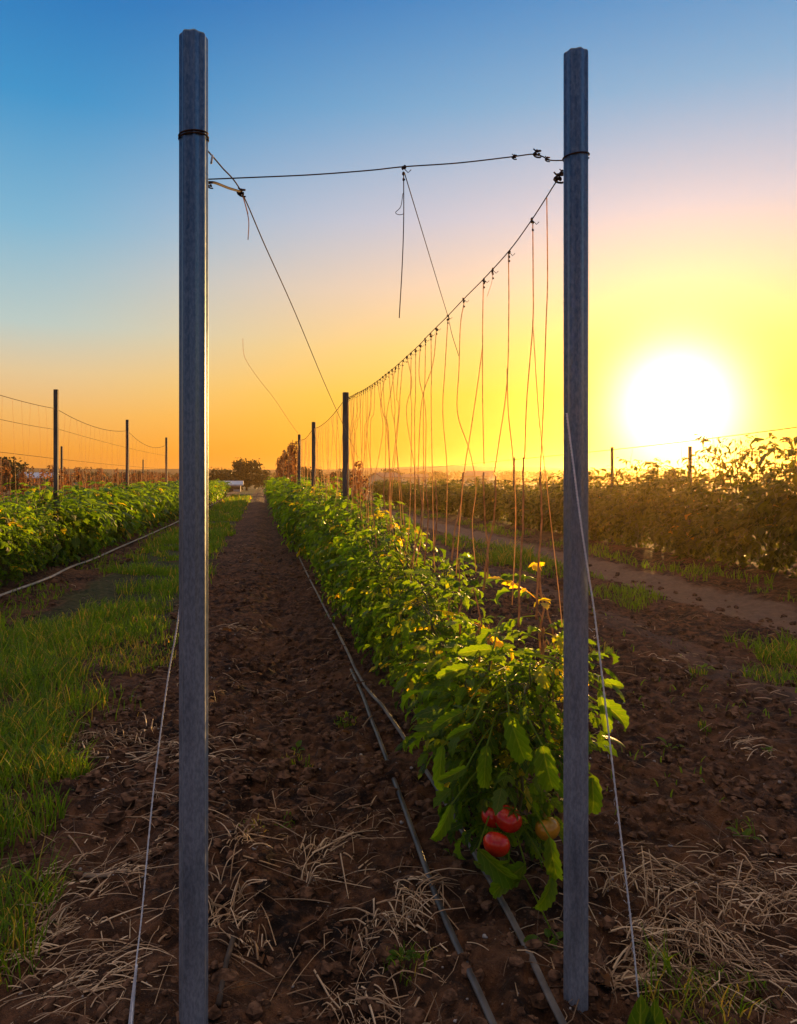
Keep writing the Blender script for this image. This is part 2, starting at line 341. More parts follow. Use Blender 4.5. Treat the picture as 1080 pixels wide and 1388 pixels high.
def rotm(y, up, roll=0.):
    y = np.asarray(y, float); y = y / (np.linalg.norm(y) + 1e-9); x = np.cross(y, up); x /= (np.linalg.norm(x) + 1e-9); zc = np.cross(x, y)
    c, s = math.cos(roll), math.sin(roll); return np.stack([x * c + zc * s, y, zc * c - x * s])        # rows
def compound(rg, L=.24, lod=0, pairs=3, wilt=1.0, big=1.):
    """A tomato leaf: a drooping rachis with pairs of lobed leaflets and a larger one at the tip."""
    nu, na = ((9, 5), (6, 3), (3, 3))[lod]; b = MB(); n = 7
    th = -(.2 + .9 * wilt * rg.random()) * np.linspace(0, 1, n) ** 1.2 - .0; st = L / (n - 1)
    P = np.stack([.02 * np.sin(np.linspace(0, 3, n) + rg.random() * 6), np.concatenate([[0], np.cumsum(np.cos(th[1:]) * st)]), np.concatenate([[0], np.cumsum(np.sin(th[1:]) * st)])], -1)
    if lod < 2: V, Fs, uv = tube(P, np.linspace(.0022, .001, n), 3 if lod else 4, False); b.add(V, Fs, uv * 0 + .02, .55)
    where = [(.30 + .55 * k / pairs, sgn) for k in range(pairs) for sgn in (-1, 1)] + [(1., 0)]
    for u, sgn in where:
        i = min(int(u * (n - 1)), n - 2); f = u * (n - 1) - i; p = P[i] * (1 - f) + P[i + 1] * f; T = P[i + 1] - P[i]; T /= np.linalg.norm(T)
        ll = big * (.055 + .035 * rg.random()) * (1.0 if sgn else 1.45) * (.75 + .4 * u); d = T * (.55 if sgn else 1) + sgn * np.array((1, 0, 0)) * .9 + np.array((0, 0, -.35 * wilt * rg.random()))
        V, Qd, uv = leaflet(ll, ll * (.20 + .06 * rg.random()), (.3 + 1.7 * wilt * rg.random()), -.2 + 1.1 * rg.random(), nu, na, rg)
        V = V @ rotm(d, (0, 0, 1.), (rg.random() - .5) * .8) + p; b.add(V, Qd, uv, .5 + .22 * (rg.random() - .5))
    return b
def pack(b): return np.concatenate(b.v), [q for q, m in b.f], np.concatenate(b.u), np.concatenate(b.t)
TPL = {l: [pack(compound(np.random.default_rng(100 * l + k), .17 + .1 * (k % 3) / 2, l, 3 if l < 2 else 2, .7 + .1 * (k % 5), 1.0 if l < 2 else 1.3)) for k in range(8)] for l in (0, 1, 2)}

def grow(h, spread, stems, leaves, lod, rg, lean=(0, 0), low=.08, scale=1., yellow=.06, wide_top=1., stick=True):
    """Returns (stem MB, foliage MB): a bushy tomato plant of height h standing at the origin."""
    sb, lb = MB(), MB(); lines = []
    for k in range(stems):
        az = rg.random() * 6.283; r = spread * (.25 + .5 * rg.random()); hh = h * (.72 + .3 * rg.random()) if k else h * .95
        P = smooth([(0, 0, -.03), (.25 * r * math.cos(az), .25 * r * math.sin(az), hh * .3), (.7 * r * math.cos(az + .3), .7 * r * math.sin(az + .3), hh * .65), (lean[0] + r * math.cos(az), lean[1] + r * math.sin(az), hh)], 5 if lod < 2 else 3)
        P[1:] += (rg.random(P[1:].shape) - .5) * .035
        lines.append(P)
        V, Fs, uv = tube(P, np.linspace(.009, .003, len(P)) * (1 if lod < 2 else 1.2), 6 if lod == 0 else 4 if lod == 1 else 3, False); sb.add(V, Fs, uv)
    for k in range(leaves):
        P = lines[rg.integers(len(lines))]; u = low + (1 - low) * rg.random() ** .75; f = u * (len(P) - 1); i = min(int(f), len(P) - 2); p = P[i] + (P[i + 1] - P[i]) * (f - i)
        az = rg.random() * 6.283; el = .9 * (u - .45) + 1.1 * (rg.random() - .5); hz = np.array((math.cos(az), math.sin(az), 0)); off = spread * (.15 + .55 * rg.random()) * (1 - .35 * u * (2 - wide_top))
        V, Fs, uv, tt = TPL[lod][rg.integers(8)]; s = scale * (.75 + .5 * rg.random()) * (1 - .25 * max(0, u - .7))
        d = hz * math.cos(el) + np.array((0, 0, math.sin(el))); nar = min(1., .3 + 1.1 * u); base = p + hz * off * .8 * nar + np.array((0, 0, off * .15)); s *= .6 + .4 * nar
        if lod < 2:
            A, Fa, ua = tube(smooth([p, (p + base) / 2 + (0, 0, .02), base], 2), .0025, 3, False); sb.add(A, Fa, ua)
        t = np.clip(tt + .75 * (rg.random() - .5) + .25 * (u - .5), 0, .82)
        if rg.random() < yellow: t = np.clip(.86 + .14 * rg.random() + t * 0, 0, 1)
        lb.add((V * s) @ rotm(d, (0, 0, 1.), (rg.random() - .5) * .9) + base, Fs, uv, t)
    return sb, lb

# --- the row that starts behind the right post (row coordinate .88)
ROW = .88
def place_root(name, c, y, **k): return empty(name, (c - SL * y, y, g1z(c - SL * y, y)), **k)
GR = 'tomato plants of the middle row'
near = [(2.62, .86, .80, 7, 250), (2.98, .90, .74, 6, 190), (3.32, .89, .84, 6, 160), (3.68, .89, .92, 6, 150), (4.05, .89, .98, 6, 140), (4.42, .89, 1.04, 6, 130), (4.8, .90, 1.08, 6, 125)]
names = ['leafy tomato plant beside the right post bearing red and yellow tomatoes', 'second tomato plant of the middle row, behind the fruiting one',
         'third tomato plant of the middle row, yellow lit tips beside hanging twines', 'fourth tomato plant of the middle row, curling dark green leaves',
         'fifth tomato plant of the middle row, drip hose at its foot', 'sixth tomato plant of the middle row, yellow tipped crown', 'seventh tomato plant of the middle row, tall full crown']
for k, (y, c, h, ns, nl) in enumerate(near):
    rg = np.random.default_rng(50 + k); root = place_root('tomato_plant', c, y); tag(root, names[k], 'tomato plant', GR)
    sb, lb = grow(h, .22 if k else .27, ns, nl, 0 if k < 4 else 1, rg, lean=(-.09 if k else 0, 0), low=.22 if k == 0 else .12, scale=.62, yellow=.08)
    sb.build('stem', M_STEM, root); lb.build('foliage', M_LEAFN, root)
    if k == 0: FIRST = root
for (X, Y, h, nl, lab) in ((738, 2.72, 1.16, 26, 'tall leafy shoot climbing its twine just left of the right post'), (655, 3.02, 1.0, 14, 'lean yellowish shoot rising where two twines meet'), (622, 3.42, 1.02, 10, 'thin shoot with few leaves right of the fourth plant'), (760, 2.9, .95, 16, 'leafy shoot half hidden behind the right post')):
    root = place_root('tomato_shoot', (X - 355) / F * Y, Y); tag(root, lab, 'tomato plant', GR)
    sb, lb = grow(h, .07, 2, nl, 0, np.random.default_rng(int(X)), low=.45, scale=.62, yellow=.2); sb.build('stem', M_VINE, root); lb.build('foliage', M_LEAFN, root)
def variant(n, lod, h, spread, stems, leaves, mat, seed, scale=1., yellow=.05, low=.06):
    out = []
    for k in range(n):
        sb, lb = grow(h, spread, stems, leaves, lod, np.random.default_rng(seed + k), scale=scale, yellow=yellow, low=low); m = MB()
        for src, mi in ((sb, 0), (lb, 1)):
            off = m.n
            for V, u, t in zip(src.v, src.u, src.t): m.v.append(V); m.u.append(u); m.t.append(t); m.n += len(V)
            for qd, _ in src.f: m.f.append((qd + off, mi))
        out.append(m.mesh('tomato_plant', [M_STEM, mat]))
    return out
VM = variant(6, 1, 1.25, .27, 7, 165, M_LEAF, 300, .72, .07, .12)
VF = variant(6, 2, 1.3, .36, 6, 130, M_LEAF, 400, 1.15, .07)
def put(me, name, c, y, s, sz, label, cat, group):
    o = bpy.data.objects.new(name, me); COL.objects.link(o); x = c - SL * y; o.location = (x, y, g1z(x, y)); o.rotation_euler.z = random.random() * 6.283; o.scale = (s, s, sz); return tag(o, label, cat, group)
y = 5.15; k = 0
while y < 48:
    lo = y < 13; h = (.84 + .17 * min(1, (y - 5) / 3)) * random.uniform(.9, 1.06)
    put((VM if lo else VF)[k % 6], 'tomato_plant', (ROW + .03) + random.uniform(-.07, .07), y, random.uniform(.95, 1.1) * (1 if lo else 1.1), h,
        'bushy green tomato plant in the middle row ' + ('just before the second post' if y < 7.6 else 'between the second and third posts' if y < 12.3 else 'between the third and fourth posts' if y < 17 else 'beyond the fourth post'), 'tomato plant', 'tomato plants further along the middle row')
    y += .38 if lo else .5; k += 1
# --- the row at the left, past the drip hose
y = 7.2; k = 0
while y < 60:
    lo = y < 11
    put((VM if lo else VF)[k % 6], 'tomato_plant', -3.3 + random.uniform(-.12, .12), y, random.uniform(1.15, 1.35), random.uniform(.85, .95),
        'dense dark green tomato plant in the left row ' + ('before its first tall post' if y < 11.5 else 'between its first and second tall posts' if y < 17.6 else 'between its second and third tall posts' if y < 24.8 else 'beyond its third tall post'), 'tomato plant', 'tomato plants of the left row')
    y += .42 if y < 14 else .62; k += 1
# --- the tall row at the right, under the sun
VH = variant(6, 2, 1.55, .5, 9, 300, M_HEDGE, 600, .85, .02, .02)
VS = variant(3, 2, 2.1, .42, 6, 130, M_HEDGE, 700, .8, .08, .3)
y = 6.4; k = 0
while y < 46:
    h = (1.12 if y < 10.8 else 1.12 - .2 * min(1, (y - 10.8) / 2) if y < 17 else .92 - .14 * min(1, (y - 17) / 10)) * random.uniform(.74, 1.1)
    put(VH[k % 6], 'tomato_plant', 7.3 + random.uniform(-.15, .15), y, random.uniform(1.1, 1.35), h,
        'full dark bush in the backlit right row ' + ('at the frame edge' if y < 11.3 else 'under the sun' if y < 15.4 else 'left of the dark thin post' if y < 18 else 'seen behind the hanging twines'), 'bush', 'backlit bushes of the right row')
    y += .6 if y < 20 else .8; k += 1
for (pxx, Y, s), lab in zip(((1062, 10.4, .95), (985, 11.6, .98), (950, 12.2, .90), (868, 14.6, .84), (905, 13.4, .82), (842, 15.2, .76), (1030, 10.8, .86), (888, 14.0, .8)),
    ('tallest leafy stalk at the far right edge, against the yellow sky', 'arching leafy stalk just right of the sun above the bushes', 'ragged leafy stalk directly below the right of the sun',
     'thin straggly stalk below the left of the sun', 'thin straggly stalk straight under the sun', 'short bare tipped stalk beside the dark thin post', 'leafy stalk between the arching one and the tallest one', 'thin stalk between the two straggly ones under the sun')):
    put(VS[int(pxx) % 3], 'climbing_plant', (pxx - 355) / F * Y, Y, .8, s, lab, 'plant', 'straggly stalks above the right row')

# --- explicit big leaves low on the first plant, and the fruit
fx, fy, fz = FIRST.location
def local(p): return np.asarray(p) - np.array((fx, fy, fz))
rg = np.random.default_rng(5)
for (a, bb, wd, Y, lab) in (((648, 1150), (700, 1245), 26, 2.30, 0), ((745, 1135), (752, 1215), 22, 2.28, 0), ((712, 1172), (668, 1232), 24, 2.36, 0), ((748, 1190), (738, 1248), 20, 2.26, 0), ((752, 1272), (742, 1312), 14, 2.2, 0),
                            ((690, 1168), (650, 1200), 16, 2.4, 0), ((612, 1090), (596, 1160), 17, 2.32, 0), ((632, 1040), (600, 1075), 14, 2.3, 0), ((735, 1010), (745, 1090), 30, 2.25, 0), ((690, 970), (708, 1055), 30, 2.3, 0),
                            ((636, 905), (596, 930), 16, 2.3, 0), ((628, 965), (590, 1000), 16, 2.28, 0), ((640, 985), (610, 1010), 12, 2.3, 0), ((808, 950), (858, 1000), 20, 2.35, 0), ((812, 935), (826, 1012), 16, 2.3, 0), ((802, 1050), (806, 1118), 22, 2.4, 0), ((815, 925), (845, 940), 12, 2.4, 0),
                            ((668, 880), (625, 900), 15, 2.35, 0), ((600, 1010), (592, 1090), 17, 2.36, 0), ((660, 1010), (655, 1085), 20, 2.36, 0)):
    A, B = px(*a, Y), px(*bb, Y - .04); L = np.linalg.norm(B - A); Wd = wd * 2 / F * Y * .29
    V, Qd, uv = leaflet(L * 1.1, Wd * .85, 1.6, .8, 22, 7, rg, .10)
    d = B - A; n_ = np.array((0, -1., .35)); V = V @ rotm(d + (0, 0, .35 * L), n_, (rg.random() - .5) * .7) + local(A)
    m = MB(); m.add(V, Qd, uv, .35 + .3 * rg.random())
    stem_to = np.array((0, 0, max(.05, local(A)[2] + .05))); V2, F2, u2 = tube(smooth([local(A), (local(A) + stem_to) / 2 + (0, 0, .03), stem_to], 3), .0028, 4, False); m.add(V2, F2, u2 * 0 + .02, .5)
    m.build('leaf', M_LEAFN, FIRST)
def tomato(p, r, colr, lab, seed):
    q = NT('tomato_skin'); oc = q.n('ShaderNodeTexCoord').outputs['Object']; n = q.noise(25, 3, vec=oc); cl = q.mix(q.rng(n, .35, .7), colr[0], colr[1]); bs = q.bsdf(cl, .17, 0, .5)
    m = MB(); V, Fs = blob((0, 0, 0), r, 20, 14, (1.08, 1.08, .92)); a = np.arctan2(V[:, 1], V[:, 0]); V[:, :2] *= (1 + .035 * np.cos(5 * a) * (V[:, 2] / r > 0))[:, None]
    V[:, 2] -= .25 * r * np.exp(-((np.hypot(V[:, 0], V[:, 1]) / (.35 * r)) ** 2)) * (V[:, 2] > 0)
    m.add(V, Fs); o = m.build('tomato', q.done(bs), FIRST); o.location = local(p); o.rotation_euler = (.5, .4 * (seed % 3 - 1), seed); o['label'] = lab
    m = MB(); rg2 = np.random.default_rng(seed)
    for k in range(6):
        V, Qd, uv = leaflet(r * .95, r * .13, 1.3, .2, 5, 3, rg2); az = k * 1.047; V = V @ rotm((math.cos(az), math.sin(az), .5), (0, 0, 1.)) + (0, 0, r * .74); m.add(V, Qd, uv, .5)
    V, Fs, uv = tube([(0, 0, r * .65), (.005, 0, r * 1.1), (.015, .01, r * 1.5)], .0028, 5); m.add(V, Fs, uv, .4); m.build('calyx', M_LEAFN, o)
RED = ((.6, .025, .01), (.42, .015, .008))
tomato(px(689, 1110, 2.36), .041, RED, 'upper red tomato', 1); tomato(px(673, 1144, 2.33), .040, ((.72, .035, .012), (.5, .02, .01)), 'lower red tomato, brightest', 2)
tomato(px(667, 1108, 2.45), .034, RED, 'red tomato half hidden behind the upper one', 3); tomato(px(742, 1123, 2.38), .038, ((.6, .26, .02), (.4, .2, .02)), 'yellow ripening tomato', 4)

# ------------------------------------------------------------------ posts
M_OLD = mat_simple('weathered_steel', (.05, .042, .038), (.15, .13, .115), 6, .6, .3, stretch=(4, 4, .6))
def octo(D, hgt, rot, z0=-.35, bend=0.):
    """Folded steel post: octagon with rounded folds; rot = azimuth (clockwise from +Y) of one flat."""
    ap = D / 2 * (1 + 0); Rc = ap / math.cos(R(22.5)); prof = []
    for k in range(8):
        a = R(90) - rot + R(22.5) + k * R(45)
        for da in (-.085, -.03, .03, .085, R(15), R(22.5), R(30)):
            if da > .1: q_ = ap * (1 - (.055 if abs(da - R(22.5)) < .01 else .03)) / math.cos(da - R(22.5)); prof.append((q_ * math.cos(a + da), q_ * math.sin(a + da))); continue
            prof.append((Rc * math.cos(a + da) * (1 - .016 + .016 * (1 - abs(da) / .085)) , Rc * math.sin(a + da) * (1 - .016 + .016 * (1 - abs(da) / .085))))
    prof = np.array(prof); n = len(prof); zs = np.concatenate([[z0], np.linspace(0, hgt, 9)]); zs[-1] = hgt - .004; zs = np.append(zs, hgt)
    V = np.concatenate([np.concatenate([prof * (1 if i < len(zs) - 1 else .95), np.full((n, 1), zz_)], 1) for i, zz_ in enumerate(zs)])
    i = np.arange(len(zs) - 1)[:, None] * n; j = np.arange(n)[None]; Qd = np.stack([i + j, i + (j + 1) % n, i + n + (j + 1) % n, i + n + j], -1).reshape(-1, 4)
    b = MB(); b.add(V, [Qd, (np.arange(n) + (len(zs) - 1) * n)[None], np.arange(n)[None, ::-1]]); return b
def ring(r, zc, tilt=.006, turns=1, th=.0022):
    a = np.linspace(0, 2 * np.pi * turns, 28 * turns); return tube(np.stack([r * np.cos(a), r * np.sin(a), zc + tilt * np.sin(a + .8) + a * .0011], -1), th, 6)
def post(x, y, top, D, rot, label, group=None, band=None, name='metal_post'):
    gzz = g1z(x, y); root = empty(name, (x, y, gzz)); tag(root, label, 'post', group)
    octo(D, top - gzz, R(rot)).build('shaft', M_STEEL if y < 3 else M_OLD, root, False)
    if band:
        m = MB()
        for zb, tn in band: m.add(*ring(D / 2 * 1.09, zb - gzz, .004, tn)[:2])
        m.build('wire_band', M_WIRE, root)
    return root
LP = px(262.5, 1388, 1.91); RP = px(780.5, 1388, 2.03)
ZL = CH + (HY - 190) / F * 1.88; ZR = CH + (HY - 212) / F * 1.97
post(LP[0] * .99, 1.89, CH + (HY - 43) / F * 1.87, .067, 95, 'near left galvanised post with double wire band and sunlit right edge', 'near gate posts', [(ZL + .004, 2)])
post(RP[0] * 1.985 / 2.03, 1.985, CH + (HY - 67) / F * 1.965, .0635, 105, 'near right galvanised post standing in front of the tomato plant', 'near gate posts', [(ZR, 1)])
for c, y, t, lab in ((.864, 7.6, 118, 'second steel post of the middle row, tallest beyond the gate'), (.864, 12.3, 78, 'third steel post of the middle row'), (.864, 17.0, 61, 'fourth steel post of the middle row, end of loose wire'),
                     (.864, 22.5, 46, 'fifth steel post of the middle row, before withered climbers'), (.864, 28, 40, 'sixth steel post of the middle row, among withered climbers')):
    post(c - SL * y, y, CH + t / F * y, .062, 100, lab, 'posts of the middle row')
for c, y, t, lab in ((-3.2, 11.5, 122, 'nearest tall post of the left row'), (-3.2, 17.6, 81, 'middle tall post of the left row'), (-3.2, 24.8, 57, 'farthest tall post of the left row, just left of the near post'),
                     (-6.9, 25.5, 45, 'dark post behind the left row before the dry stalks'), (-6.9, 43, 27, 'short distant post behind the left row'), (-6.9, 62, 18, 'tiny far post behind the left row')):
    post(c - SL * y, y, CH + t / F * y, .07, 95, lab, 'posts of the left field')
for c, y, t, lab in ((7.3, 15.4, 44, 'dark thin post left of the sun in the right row'), (7.3, 9.6, 70, 'post of the right row beyond the frame edge'), (7.3, 21.4, 30, 'low post of the right row behind the hanging twines'), (7.3, 12.6, 45, 'thin post of the right row right under the sun')):
    post(c - SL * y, y, CH + t / F * y, .06, 95, lab, 'posts of the right row')

# ------------------------------------------------------------------ wires
def wire(name, P, r, mat, label, group=None, cat='wire', per=8, sides=6, extra=()):
    m = MB(); V, Fs, uv = tube(smooth(P, per), r, sides); m.add(V, Fs, uv)
    for (pt, rr) in extra:                       # knots: several irregular turns of wire
        for k in range(3):
            V, Fs = blob(np.asarray(pt) + np.array(((k - 1) * .35, 0, (k % 2 - .5) * .8)) * rr, rr * .42, 7, 5, (1, 1, .9), .3, k + int(pt[1] * 100)); m.add(V, Fs)
        a = np.linspace(0, 9, 14); V, Fs, uv = tube(np.stack([np.cos(a) * rr * .9, np.sin(a) * rr * .9, (a / 9 - .5) * rr * 2.2], -1) + np.asarray(pt), rr * .22, 4); m.add(V, Fs, uv)
    return tag(m.build(name, mat), label, cat, group)
hL = lambda x, y: px(x, y, 1.92)
GW = 'trellis wires'
wire('cross_wire', [px(281, 243, 1.93), px(330, 241, 1.93), px(420, 237, 1.95), px(500, 231, 1.97), px(547, 226, 1.98), px(620, 221, 2.0), px(690, 213, 2.01), px(722, 209, 2.02), px(735, 212, 2.02), px(745, 217, 2.02), px(764, 217.5, 2.03)], .0017, M_WIRE,
     'dark wire spanning between the two near posts below their tops', GW, extra=((px(697, 212, 2.01), .007), (px(728, 207, 2.02), .011), (px(742, 215, 2.02), .007)))
KN = px(327, 260, 2.25)
wire('loose_wire', [px(281, 204, 1.97), px(300, 226, 2.08), KN, px(360, 335, 2.68), px(400, 424, 3.43), px(440, 520, 4.85), px(466, 578, 6.6), px(486, 622, 9.0)], .0022, M_WIRE,
     'long dark wire slanting from the left post down past the second post', GW, extra=((KN, .013),))
wire('stay_wire', [px(282, 247, 1.95), px(292, 248, 1.99), px(310, 255, 2.12), KN], .0036, M_WIRE, 'short thick wire from the left post to the knot on the slanting wire', GW, extra=((px(284, 250, 1.95), .009),))
m = MB()
for P in ([KN, px(333, 280, 2.24), px(337, 300, 2.24), px(336, 325, 2.24)], [KN, px(331, 272, 2.25), px(336, 290, 2.25)]): V, Fs, uv = tube(smooth(P, 5), .0014, 4); m.add(V, Fs, uv)
tag(m.build('twine_string', M_VINE), 'short loose twine end dangling from the knot near the left post', 'twine', 'twine tails')
m = MB(); V, Fs, uv = tube(smooth([px(288, 210, 1.95), px(286, 222, 1.95)], 3), .003, 4); m.add(V, Fs, uv); tag(m.build('twine_string', M_WHITE), 'tiny grey twine scrap on the left post below its band', 'twine', 'twine tails')
wire('loose_wire', [px(404, 588, 17), px(390, 568, 16.6), px(372, 541, 16.2), px(350, 513, 15.7), px(335, 491, 15.3), px(330, 478, 15.2), px(329, 459, 15.1)], .004, M_TWINE,
     'thin springy wire end rising loose above the fourth post', GW)

# main trellis wire of the middle row; wz gives its height above the eye
KY = [2.10, 2.36, 2.58, 2.88, 3.17, 3.43, 3.65, 3.88, 4.10, 5.0, 6.0, 7.6]; KH = [.878, .832, .799, .781, .772, .76, .754, .747, .737, .73, .75, .83]
def wpt(y, c=.864): return np.array((c - SL * y, y, CH + np.interp(y, KY, KH)))
P = [wpt(y) for y in KY]; P[0] = px(759, 238, 2.08)
wire('trellis_wire', P, .002, M_WIRE, 'knotted trellis wire from the right post to the second post', GW, extra=((px(757, 240, 2.09), .014), (px(762, 233, 2.07), .008)))
def span(c, a, b_, sag, label, r, group=GW, dz=0, n=7):
    (ya, ha), (yb, hb) = a, b_; P = []
    for u in np.linspace(0, 1, n): yy = ya + (yb - ya) * u; P.append((c - SL * yy, yy, CH + ha + (hb - ha) * u - sag * 4 * u * (1 - u)))
    wire('trellis_wire', P, r, M_WIRE, label, group, per=3, sides=4); return lambda u: np.array((c - SL * (ya + (yb - ya) * u), ya + (yb - ya) * u, CH + ha + (hb - ha) * u - sag * 4 * u * (1 - u)))
s2 = span(.864, (7.6, .84), (12.3, .85), .07, 'trellis wire from the second to the third post of the middle row', .004)
s3_ = span(.864, (12.3, .87), (17.0, .92), .08, 'trellis wire from the third to the fourth post of the middle row', .005)
s4 = span(.864, (17, .93), (28, .95), .05, 'farthest trellis wire of the middle row', .006)
l0 = span(-3.2, (6.0, 1.08), (11.5, 1.10), .06, 'top wire of the left row before its first post', .004)
l1 = span(-3.2, (11.5, 1.10), (17.6, 1.16), .12, 'top wire of the left row between its first and second posts', .005)
l2 = span(-3.2, (17.6, 1.16), (24.8, 1.16), .22, 'top wire of the left row between its second and third posts', .006)
for y0, y1, h, lab in ((6, 11.5, .78, 'middle thin wire of the left row before its first post'), (11.5, 24.8, .8, 'middle thin wire of the left row after its first post'), (6, 24.8, .36, 'lowest thin wire of the left row above the plants')):
    span(-3.22, (y0, h), (y1, h), .04, lab, .003)
r1 = span(7.3, (8.5, .76), (15.4, .62), .02, 'wire above the right row beside the sun', .006); r2 = span(7.3, (15.4, .62), (40, .5), .02, 'wire of the right row running left from the dark post', .006)

# twines hanging from the wire
def twine(P, r=.0018, mat=M_TWINE, knot=None, low=None, label='', group=None, name='twine_string', sides=4):
    root = None; m = MB(); V, Fs, uv = tube(smooth(P, 5), r, sides); m.add(V, Fs, uv)
    o = tag(m.build(name, mat), label, 'twine', group)
    if knot is not None:
        m = MB()
        for k in range(4): V, Fs = blob(np.asarray(knot) + (RNG.random(3) - .5) * (.008, .008, .022) - (0, 0, .006), .0038, 6, 5, (1, 1, 1.4), .35, k); m.add(V, Fs)
        a = P[0]; V, Fs, uv = tube([knot + np.array((.0, 0, 0)), knot + np.array((.012, 0, -.012)), knot + np.array((.02, 0, -.004))], .0012, 4); m.add(V, Fs, uv)
        V, Fs = blob(np.asarray(knot) - (0, 0, .03), .0036, 6, 5, (1, 1, 1), .35, 9); m.add(V, Fs); m.build('knot', M_WIRE, o)
    if low is not None:
        m = MB(); Pl = smooth(low, 8); Pl = Pl + (RNG.random(Pl.shape) - .5) * (.003, .003, 0); V, Fs, uv = tube(Pl, np.linspace(.0026, .0040, len(Pl)), 5); m.add(V, Fs, uv)
        a = np.linspace(0, 40, 90); f = np.linspace(0, len(Pl) - 1.01, 90); i = f.astype(int); cen = Pl[i] + (Pl[i + 1] - Pl[i]) * (f - i)[:, None]
        V, Fs, uv = tube(cen + np.stack([np.cos(a), np.sin(a), a * 0], -1) * .0028, .0010, 3); m.add(V, Fs, uv); m.build('dry_stem', M_VINE, o)
    return o
G1 = 'twines hanging over the near tomato plants'
def pl(L, Y): return [px(x, y_, Y) for x, y_ in L]
twine(pl([(722, 300), (722.5, 380), (722, 440), (714, 540), (711, 622)], 2.36), knot=px(722, 299, 2.36), low=pl([(709, 620), (709, 680), (708, 730), (704, 790), (703, 850)], 2.4), label='nearest full length twine with a dark stick below it, left of right post', group=G1)
twine(pl([(722, 436), (730, 560), (739, 640), (748, 720), (757, 800), (762, 850)], 2.38), r=.0014, label='twine slanting right from the nearest twine down to the post', group=G1)
twine(pl([(741, 268), (742, 378), (740, 440), (736, 560), (732, 640)], 2.3), low=pl([(732, 640), (734, 700), (729, 780), (727, 840)], 2.5), label='thin twine hanging closest to the right post', group=G1)
twine(pl([(689, 344), (689.5, 420), (687, 520), (676, 600), (670, 640)], 2.58), knot=px(690, 342, 2.58), low=pl([(672, 645), (670, 700), (661, 745), (655, 800)], 2.75), label='second twine from the right post, its foot meeting a V of stems', group=G1)
twine(pl([(687, 500), (689, 560), (695, 620), (699, 700), (694, 820)], 2.58), label='side strand parting from the second twine and running down right of it', group=G1)
twine(pl([(668, 370), (666, 384), (660, 402)], 2.72), r=.0007, knot=px(668, 366, 2.74), label='very short broken twine between the second and third knots', group=G1)
twine(pl([(655, 383), (654, 450), (654, 540), (656, 630)], 2.88), knot=px(656, 379, 2.88), low=pl([(655, 640), (657, 700), (661, 745), (660, 790)], 2.9), label='third twine from the right post, hanging straight', group=G1)
twine(pl([(654, 470), (646, 530), (637, 590), (629, 640), (622, 720), (618, 780)], 2.88), label='loose strand leaning left from the third twine', group=G1)
twine(pl([(629, 410), (624, 440), (622, 500), (620, 560), (636, 610), (645, 660), (640, 710), (645, 775)], 3.17), knot=px(629, 406, 3.17), low=pl([(627, 640), (625, 680), (616, 720), (612, 760)], 3.3), label='fourth twine from the right post, bowed at the top', group=G1)
twine(pl([(607, 432), (603, 500), (600, 560), (606, 640), (604, 740)], 3.43), knot=px(607, 429, 3.43), low=pl([(590, 650), (592, 700), (587, 750)], 3.7), label='fifth twine from the right post, at the slanting twine', group=G1)
QA, QB = px(548, 234, 1.99), wpt(3.43) - np.array((0, 0, .004))
twine([QA + (QB - QA) * u for u in (0, .25, .5, .75, 1)] + [px(613, 455, 3.44), px(622, 483, 3.44)], r=.0014, mat=M_WIRE, label='dark twine slanting from the cross wire to the trellis wire', group=G1)
twine(pl([(547, 238), (547, 300), (545, 360), (541, 431)], 1.98), r=.0013, mat=M_WIRE, knot=px(547, 228, 1.98), label='short twine hanging free from the middle of the cross wire', group=G1)
m = MB(); V, Fs, uv = tube(smooth(pl([(546, 262), (543, 280), (536, 288), (541, 291), (547, 290)], 1.97), 5), .0009, 4); m.add(V, Fs, uv); tag(m.build('twine_string', M_WIRE), 'tiny curled twine end beside the free hanging twine', 'twine', 'twine tails')
y = 3.65; k = 0
while y < 7.5:
    p = wpt(y); bx = random.uniform(-.10, .10); hb = CH + random.uniform(-.12, .12); by = random.uniform(-.1, .1)
    mid = p * .5 + np.array((p[0] + bx, p[1] + by, hb)) * .5 + (random.uniform(-.03, .03), 0, 0); end = np.array((p[0] + bx, p[1] + by, hb - (0 if k % 3 == 0 else .25)))
    low = [end, end + (random.uniform(-.03, .03), 0, -.2), end + (random.uniform(-.05, .05), 0, -.46)] if k % 3 == 0 else None
    P = [p, p * .75 + end * .25 + (random.uniform(-.02, .02), 0, 0), mid, end] if low else [p, p * .75 + end * .25, mid, end, end + (random.uniform(-.04, .04), 0, -.25)]
    twine(P, r=.0019, knot=p - (0, 0, .005), low=low, label='thin orange lit twine hanging in the first span short of the second post', group='twines of the first span')
    y += .125; k += 1
def hang(f, n, zb, label, group, r, mat=M_TWINE, spread=.1):
    for u in (np.arange(n) + .5) / n:
        p = f(u); e = np.array((p[0] + random.uniform(-spread, spread), p[1] + random.uniform(-.1, .1), zb + random.uniform(-.1, .1)))
        twine([p, p * .6 + e * .4 + (random.uniform(-.04, .04), 0, 0), e], r=r, mat=mat, label=label, group=group, sides=3)
hang(s2, 16, 1.1, 'faint twine in the span between the second and third posts', 'twines of the second span', .003)
hang(s3_, 10, 1.15, 'faint twine in the span between the third and fourth posts', 'twines of the third span', .004)
hang(l0, 15, 1.2, 'faint twine hanging left of the first post of the left row', 'twines of the left row', .0018)
hang(l1, 17, 1.2, 'faint twine between the first and second posts of the left row', 'twines of the left row', .0022)
hang(l2, 14, 1.2, 'faint twine between the second and third posts of the left row', 'twines of the left row', .003)
hang(r1, 4, 1.75, 'short twine under the wire above the right row', 'twines of the right row', .003)

